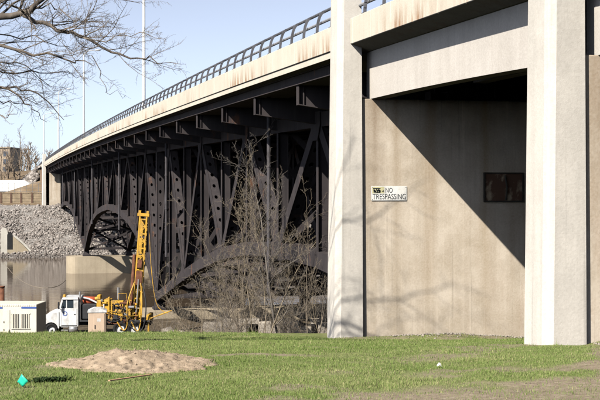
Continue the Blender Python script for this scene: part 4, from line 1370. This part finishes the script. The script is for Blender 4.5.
for k in range(34):
    x = tx(R_t.uniform(98, 136)); z = R_t.uniform(1.15, 2.55); y = R_t.uniform(-0.02, 0.3); a_ = R_t.uniform(0.05, 0.16)
    m = MB()
    if k % 3 == 0:
        m.tube([(x-a_*1.5, y, z), (x+a_*1.5, y, z)], a_*0.7, 10)
    elif k % 3 == 1:
        m.bbox(x-a_, x+a_, y-a_*0.5, y+a_*0.5, z-a_, z+a_*1.3, 0.01)
    else:
        m.tube([(x, y, z-a_*1.5), (x, y, z+a_*1.8)], a_*0.4, 8); m.tube([(x-a_, y-0.03, z), (x+a_, y-0.03, z)], a_*0.3, 6)
    m.build('valve', (M_YELLOW, M_BLACK, M_RUST, M_YELLOW, M_CHROME)[k % 5], truck)
for k in range(12):
    a = Vector((tx(R_t.uniform(96, 126)), R_t.uniform(-0.05, 0.2), R_t.uniform(1.2, 2.5)))
    b = Vector((tx(R_t.uniform(118, 144)), R_t.uniform(-0.1, 0.2), R_t.uniform(0.6, 2.4)))
    mid = a.lerp(b, 0.5)+Vector((R_t.uniform(-.2, .2), -0.1, -R_t.uniform(0.1, 0.7)))
    m = MB(); m.tube(smooth_poly([a, mid, b], 6), R_t.uniform(0.015, 0.032), 6); m.build('hose', (M_BLACK, M_BLACK, M_YELLOW, M_RUST)[k % 4], truck)
m = MB(); m.tube([(tx(118), 0.2, 2.5), (tx(118), 0.2, 3.0), (tx(126), 0.2, 3.0), (tx(126), 0.2, 2.4)], 0.025, 6); m.build('hand_rail', M_YELLOW, truck)
# portable toilet
DP = 83.0
KP = DP/F
pb = P(88.2, 300, DP); pz = float(gz(pb))
pt_ = tag(empty('portable_toilet', (pb.x, pb.y, pz), -TH+0.12), 'tan portable toilet with white roof standing beside the truck', 'toilet')
W = 17.6*KP; hh = (HY-312.6)*KP-pz
M_TANP = grimy('tan_plastic', (0.54, 0.41, 0.30), 0.6, 0.2)
m = MB(); m.bbox(0, W, 0, 1.2, 0.1, hh, 0.04); m.build('cabin', M_TANP, pt_)
m = MB(); m.bbox(W*0.30, W*0.92, -0.03, -0.002, 0.18, hh-0.08, 0.01); dr = m.build('door', M_TANP, pt_)
m = MB(); m.box(W*0.50, W*0.70, -0.036, -0.031, hh*0.72, hh*0.82); m.build('notice', M_WHITE, dr)
m = MB(); m.box(W*0.36, W*0.40, -0.06, -0.031, hh*0.5, hh*0.62); m.build('handle', M_BLACK, dr)
m = MB(); m.prism([(-0.04, hh), (W+0.04, hh), (W+0.04, hh+0.1), (W*0.72, hh+0.26), (W*0.28, hh+0.26), (-0.04, hh+0.1)], -0.05, 1.25, 'y'); m.build('roof', M_WHITE, pt_)
m = MB(); m.tube([(W*0.85, 1.0, hh), (W*0.85, 1.0, hh+0.45)], 0.05, 8); m.build('vent_pipe', M_WHITE, pt_)
m = MB(); m.box(-0.02, W+0.02, -0.04, 1.24, 0, 0.1); m.build('skid', M_BLACK, pt_)

# office trailer / power unit at the left edge
DC = 80.0
KC = DC/F
cb = P(36.6, 300, DC); cz = float(gz(cb))
ct = tag(empty('site_trailer', (cb.x, cb.y, cz), -TH-0.05), 'cream site trailer with barred window and blue stripe at the left edge', 'trailer')
M_CREAM = grimy('cream_paint', (0.66, 0.62, 0.51), 0.5, 0.22)
ht = (HY-304.5)*KC-cz
Lc = 62*KC
m = MB(); m.bbox(-Lc, 0, 0, 2.4, 0.45, ht, 0.03); m.build('body', M_CREAM, ct)
for k in range(26):
    x = -Lc+0.1+k*(Lc-0.2)/26
    m = MB(); m.box(x, x+0.08, -0.018, -0.001, ht-0.14, ht-0.01); m.build('roof_rib', M_CREAM, ct)
m = MB(); m.box(-15.5*KC, -0.2*KC, -0.022, -0.003, ht-0.26, ht-0.145); m.build('blue_stripe', M_BLUE, ct)
m = MB(); m.box(-60*KC, -34.5*KC, -0.022, -0.003, ht-0.28, ht-0.165); m.build('blue_stripe', M_BLUE, ct)
wf = MB(); x0, x1, z0, z1 = -25*KC, -7.4*KC, (HY-328.5)*KC-cz, (HY-314)*KC-cz
wf.box(x0, x1, -0.03, -0.002, z0, z1)
wn = wf.build('window', M_BLACK, ct)
for k in range(10):
    x = x0+0.03+k*(x1-x0-0.1)/9
    m = MB(); m.box(x, x+0.045, -0.055, -0.031, z0, z1); m.build('bar', M_CREAM, wn)
m = MB(); m.box(x0-0.05, x1+0.05, -0.05, -0.001, z1, z1+0.05); m.box(x0-0.05, x1+0.05, -0.05, -0.001, z0-0.05, z0); m.box((x0+x1)/2-0.04, (x0+x1)/2+0.04, -0.065, -0.056, z0, z1); m.build('frame', M_CREAM, wn)
for xx in (-1.0, -3.2):
    for yy in (0.25, 2.4):
        m = MB(); m.lathe([(0.18, -0.2), (0.33, -0.2), (0.36, -0.1), (0.33, 0), (0.18, 0), (0.16, -0.05), (0, -0.05)], 18, Matrix.Translation((xx, yy, 0.36)) @ Matrix.Rotation(math.pi/2, 4, 'X')); m.build('wheel', M_TYRE, ct, True)
# rusty upright pipe at the left edge
m = MB(); m.bbox(-33*KC, -27*KC, -0.03, -0.002, 0.6, ht-0.35, 0.01); dd = m.build('door', M_CREAM, ct)
for zz in (0.8, 1.3, 1.8):
    m = MB(); m.box(-33.4*KC, -32.6*KC, -0.05, -0.031, zz, zz+0.12); m.build('hinge', M_BLACK, dd)
m = MB(); m.box(-28*KC, -27.5*KC, -0.06, -0.031, 1.2, 1.4); m.build('latch', M_BLACK, dd)
m = MB(); m.box(-1.2*KC, -0.1*KC, -0.02, -0.002, 0.46, ht-0.28); m.build('corner_post', M_CREAM, ct)
rp = P(1.3, 300, 96); rz = gz(rp)
pr = tag(empty('rusty_pipe', (rp.x, rp.y, rz)), 'upright rusty brown steel pipe at the left edge behind the trailer', 'pipe')
ph = (HY-286)/F*96-rz
m = MB(); m.lathe([(0.24, -0.2), (0.24, ph), (0.19, ph), (0.19, ph-0.8), (0.0, ph-0.8)], 18); m.build('shaft', M_RUST, pr, True)
m = MB(); m.lathe([(0.245, ph-0.12), (0.275, ph-0.12), (0.275, ph+0.004), (0.245, ph+0.004)], 18); m.build('collar', M_RUST, pr, True)

# ------------------------------------------------------------------ dirt mound
def ground_pt(px, py):
    """where the pixel's ray meets the near grass slope"""
    lo, hi = 6.0, 46.0
    for _ in range(50):
        mid = (lo+hi)/2
        if HY - zbase(mid)/mid*F > py: lo = mid
        else: hi = mid
    p = P(px, py, lo); p.z = gz(p)
    return p
def mound():
    a, b = ground_pt(58, 364), ground_pt(218, 360)
    c = ground_pt(134, 364); Dc = c.dot(FWD); rc = c.dot(RGT)
    hw = (218-58)/2/F*Dc
    n = 150; k = 90
    V = []
    for j in range(k):
        for i in range(n):
            u = -1.15+2.3*i/(n-1); v = -1.15+2.3*j/(k-1)
            V.append((u, v))
    V = np.array(V)
    u, v = V[:, 0], V[:, 1]
    X = c.x + RGT.x*u*hw + FWD.x*v*1.55; Y = c.y + RGT.y*u*hw + FWD.y*v*1.55
    nn = fbm(X*2.0, Y*2.0, 4, 50)
    rad = np.sqrt(u**2+v**2) + (nn-0.5)*0.75
    prof = np.exp(-((u+0.30)/0.34)**2)*0.9 + np.exp(-((u-0.12)/0.36)**2)*1.0 + np.exp(-((u-0.6)/0.28)**2)*0.30
    hgt = 0.10*np.clip(prof, 0, 1.15)*(1-sstep(0.25, 1.0, np.abs(v+(nn-0.5)*0.3)))*(1-sstep(0.6, 1.02, rad))
    hgt = hgt*(0.75+0.6*fbm(X*3, Y*3, 3, 61)) + (fbm(X*11, Y*11, 3, 70)-0.5)*0.085*(1-sstep(0.8, 1, rad))
    Z = height(X, Y) + hgt + np.where(rad < 0.98, 0.02, -0.05)
    me = bpy.data.meshes.new('dirt_mound')
    fs = [(j*n+i, j*n+i+1, (j+1)*n+i+1, (j+1)*n+i) for j in range(k-1) for i in range(n-1)]
    me.from_pydata(np.stack([X, Y, Z], 1).tolist(), [], fs)
    me.polygons.foreach_set('use_smooth', [True]*len(fs))
    m = NT('mound_soil', 0.95, 0.1)
    m.color(m.ramp(m.noise(7, 7, rough=0.7), [(0.3, (0.23, 0.175, 0.12)), (0.55, (0.38, 0.295, 0.21)), (0.8, (0.51, 0.41, 0.305))]))
    base_c = m.b.inputs['Base Color'].links[0].from_socket
    m.color(m.mix(m.ramp(m.noise(2.2, 4), [(0.5, 0.0), (0.70, 0.4)]), base_c, (0.24, 0.18, 0.12)))
    m.bump(m.noise(40, 5, rough=0.7), 0.7, 0.02)
    me.materials.append(m.mat)
    tag(link('dirt_mound', me), 'low heap of bare brown soil on the grass', 'mound')
    from mathutils.bvhtree import BVHTree
    # clods lying on the mound, one mass of crumbs
    vv = []; 
    mb = MB(); R = random.Random(3)
    Zg = Z.reshape(k, n)
    for _ in range(520):
        i, j = R.randrange(8, n-8), R.randrange(8, k-8)
        q = j*n+i
        if rad[q] > 1.06: continue
        s_ = R.uniform(0.004, 0.012) * (1.8 if R.random() < 0.08 else 1)
        o = Vector((X[q], Y[q], max(Z[q], float(height(X[q], Y[q]))+0.01)+s_*0.4))
        vs = [o+Vector((s_*R.uniform(.6, 1.2), 0, 0)), o+Vector((-s_*R.uniform(.6, 1.2), 0, 0)), o+Vector((0, s_, 0)), o+Vector((0, -s_, 0)), o+Vector((0, 0, s_*R.uniform(.6, 1.1))), o-Vector((0, 0, s_))]
        mb.mesh(vs, [(0, 2, 4), (2, 1, 4), (1, 3, 4), (3, 0, 4), (2, 0, 5), (1, 2, 5), (3, 1, 5), (0, 3, 5)])
    o = mb.build('soil_clods', m.mat); o['label'] = 'small clods of soil scattered over the dirt heap'; o['category'] = 'clods'; kind(o, 'stuff')
    return c, hw, X.min(), X.max()
MC, MHW, _, _ = mound()

# marker flag and small litter
fp = ground_pt(22.5, 389)
fl = tag(empty('marker_flag', fp), 'small bright green marker flag in the grass at lower left', 'flag')
M_FLAG = plain('green_vinyl', (0.02, 0.52, 0.33), 0.4, 0.4, 0.05)
kf = fp.dot(FWD)/F
m = MB()
q = Matrix.Rotation(-TH-0.35, 4, 'Z')
pts = [(-6.2*kf, 0, 6.0*kf), (0.5*kf, 0, 1.2*kf), (6.3*kf, 0, 7.2*kf), (-1.0*kf, 0, 14.2*kf)]
g = 4
vs, fs = [], []
for a in range(g+1):
    for b in range(g+1):
        p = Vector(pts[0]).lerp(Vector(pts[1]), a/g).lerp(Vector(pts[3]).lerp(Vector(pts[2]), a/g), b/g)
        p.y += 0.004*math.sin(a*1.4+b*0.8)
        vs.append(q @ p)
for a in range(g):
    for b in range(g):
        fs.append((a*(g+1)+b, a*(g+1)+b+1, (a+1)*(g+1)+b+1, (a+1)*(g+1)+b))
m.mesh(vs, fs)
fo_ = m.build('pennant', M_FLAG, fl, True); fo_.modifiers.new('thick', 'SOLIDIFY').thickness = 0.0015
m = MB(); m.tube([(0.2*kf, 0.004, -0.04), (-0.1*kf, 0.006, 4*kf), (-0.8*kf, 0.006, 14.5*kf)], 0.0018, 5); m.build('wire', M_CHROME, fl)

M_SHADE_TUFT = plain('shade_tuft_leaf', (0.025, 0.045, 0.012), 0.7, 0.2, 0.3)  # near-black leaf colour stands in for a cast shadow on the grass
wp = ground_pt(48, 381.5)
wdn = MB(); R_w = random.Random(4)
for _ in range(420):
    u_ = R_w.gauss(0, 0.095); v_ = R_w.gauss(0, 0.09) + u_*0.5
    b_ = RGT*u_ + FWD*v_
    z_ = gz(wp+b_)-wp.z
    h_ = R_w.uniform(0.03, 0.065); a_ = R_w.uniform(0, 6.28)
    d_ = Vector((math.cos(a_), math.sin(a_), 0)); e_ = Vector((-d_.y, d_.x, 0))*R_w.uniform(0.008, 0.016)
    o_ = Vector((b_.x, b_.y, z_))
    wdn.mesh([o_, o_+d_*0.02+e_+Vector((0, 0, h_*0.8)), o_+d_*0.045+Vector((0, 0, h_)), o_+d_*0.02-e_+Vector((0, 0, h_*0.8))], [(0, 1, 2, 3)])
wr = tag(empty('shade_tuft', wp), 'low dark leafy tuft standing in for the shadow beside the green flag', 'shadow stand-in')
wdn.build('shade_leaves', M_SHADE_TUFT, wr)
M_STICK = plain('orange_lath', (0.46, 0.27, 0.16), 0.7, 0.2, 0.2)
a, b = ground_pt(109, 384.5), ground_pt(151, 378.5)
m = MB(); m.bar(a+Vector((0, 0, 0.05)), b+Vector((0, 0, 0.05)), 0.03, 0.012, (0, 0, 1)); tag(m.build('survey_stake', M_STICK), 'thin orange wooden stake lying on the grass below the dirt heap', 'stake')
LIT = [(439, 368.5, 0.032, 'scrap of white litter on the grass below the middle of the pier wall')]
for i, (px, py, s_, lab) in enumerate(LIT):
    p = ground_pt(px, py)
    m = MB()
    vs = [(-s_, -s_*.5, 0), (0, -s_*.6, 0.02), (s_, -s_*.4, 0.0), (s_*.9, s_*.5, 0.03), (0, s_*.6, 0.045), (-s_*.8, s_*.5, 0.01)]
    m.mesh(vs, [(0, 1, 4, 5), (1, 2, 3, 4)])
    o = m.build('paper_scrap', M_SIGN, None, False, p+Vector((0, 0, 0.035)), (0.15, 0.1, i))
    o.modifiers.new('thick', 'SOLIDIFY').thickness = 0.002
    tag(o, lab, 'litter')

# gravel at the foot of the walls
def gravel():
    mb = MB(); R = random.Random(8)
    for _ in range(1500):
        if R.random() < 0.45:
            x, y = R.uniform(11.0, 15.5), R.gauss(34.1, 0.25)
            if y > 34.48: continue
        else:
            x, y = R.uniform(10.35, 13.5), R.uniform(16.5, 20.55)
        s_ = R.uniform(0.012, 0.045)
        z = float(height(x, y))
        o = Vector((x, y, z+s_*0.3))
        vs = [o+Vector((s_*R.uniform(.6, 1.2), 0, 0)), o+Vector((-s_*R.uniform(.6, 1.2), 0, 0)), o+Vector((0, s_, 0)), o+Vector((0, -s_, 0)), o+Vector((0, 0, s_*R.uniform(.5, 1.0))), o-Vector((0, 0, s_))]
        mb.mesh(vs, [(0, 2, 4), (2, 1, 4), (1, 3, 4), (3, 0, 4), (2, 0, 5), (1, 2, 5), (3, 1, 5), (0, 3, 5)])
    o = mb.build('gravel', M_ROCK); o['label'] = 'grey gravel at the foot of the concrete walls'; o['category'] = 'gravel'; kind(o, 'stuff')
gravel()

# ------------------------------------------------------------------ grass blades (one mass)
def grass():
    N = 900000
    u = rng.random(N)
    s = 11.8*(47.3/11.8)**u                      # denser near the camera
    hwid = 0.262*s+1.2
    r = rng.uniform(-1, 1, N)*hwid
    X = r*math.cos(TH)+s*math.sin(TH); Y = -r*math.sin(TH)+s*math.cos(TH)
    soil = soil_mask(X, Y)
    tuft = fbm(X*1.7, Y*1.7, 3, 80)
    keep = rng.random(N) > np.clip(soil*1.0, 0, 0.90)
    keep &= rng.random(N) < 0.35+1.1*tuft
    mu = ((X-MC.x)*RGT.x+(Y-MC.y)*RGT.y)/MHW; mv = ((X-MC.x)*FWD.x+(Y-MC.y)*FWD.y)/1.55
    nn = fbm(X*2.0, Y*2.0, 4, 50)
    keep &= (np.sqrt(mu**2+mv**2)+(nn-0.5)*0.75 > 0.90+0.16*rng.random(N)-0.08)
    keep &= ~((X > 9.4) & (X < 10.45) & (Y > YA-0.05)) & ~((X > 9.4) & (X < 10.4) & (Y > YB-0.05) & (Y < YB+1.2))
    keep &= ~((X > 10.4) & (Y > 34.5)) & ~((X > 10.4) & (Y > YB+0.15) & (Y < YB+1.2))
    X, Y, s, tuft = X[keep], Y[keep], s[keep], tuft[keep]
    n = len(X)
    Z = height(X, Y)
    hgt = (0.008+0.016*rng.random(n)**1.5)*(0.6+1.0*tuft)*(1+s*0.012)
    clump = sstep(0.60, 0.74, fbm(X*3.2, Y*3.2, 3, 120))
    hgt *= 1+1.0*clump
    hgt *= np.where(s > 44.8, 2.2, 1.0)*np.where(rng.random(n) < 0.02, 1.9, 1)
    wd = 0.0023*(1+s/14.0)
    a = rng.uniform(0, 2*math.pi, n); l = rng.uniform(0.0, 0.9, n)*hgt; la = rng.uniform(0, 2*math.pi, n)
    dx, dy = np.cos(a)*wd, np.sin(a)*wd
    A = np.stack([X-dx, Y-dy, Z-0.01], 1); B = np.stack([X+dx, Y+dy, Z-0.01], 1)
    C = np.stack([X+np.cos(la)*l, Y+np.sin(la)*l, Z+hgt], 1)
    V = np.stack([A, B, C], 1).reshape(-1, 3)
    me = bpy.data.meshes.new('grass')
    me.vertices.add(len(V)); me.vertices.foreach_set('co', V.ravel())
    me.loops.add(n*3); me.loops.foreach_set('vertex_index', np.arange(n*3, dtype=np.int32))
    me.polygons.add(n); me.polygons.foreach_set('loop_start', np.arange(n)*3)
    me.update(calc_edges=True)
    tone = np.clip(0.5*rng.random(n)+0.5*fbm(X*0.7, Y*0.7, 3, 90)+np.where(rng.random(n) < 0.10, 0.45, 0), 0, 1)
    at = me.attributes.new('tone', 'FLOAT', 'POINT'); at.data.foreach_set('value', np.repeat(tone, 3).astype(np.float32))
    m = NT('grass_blade', 0.75, 0.2)
    c = m.ramp(m.n('ShaderNodeAttribute', attribute_name='tone').outputs['Fac'], [(0.15, (0.125, 0.20, 0.035)), (0.45, (0.20, 0.275, 0.075)), (0.72, (0.28, 0.33, 0.115)), (0.95, (0.46, 0.41, 0.22))])
    m.color(c)
    tr = m.n('ShaderNodeBsdfTranslucent'); m.l(c, tr.inputs['Color'])
    mx = m.n('ShaderNodeMixShader'); mx.inputs[0].default_value = 0.3
    m.l(m.b.outputs[0], mx.inputs[1]); m.l(tr.outputs[0], mx.inputs[2])
    m.l(mx.outputs[0], m.t.nodes['Material Output'].inputs['Surface'])
    me.materials.append(m.mat)
    o = link('grass', me); o['label'] = 'short spring grass covering the near slope'; o['category'] = 'grass'; kind(o, 'stuff')
    print('grass', n)
grass()
print('triangles', sum(len(m.loops)-2*len(m.polygons) for m in bpy.data.meshes))
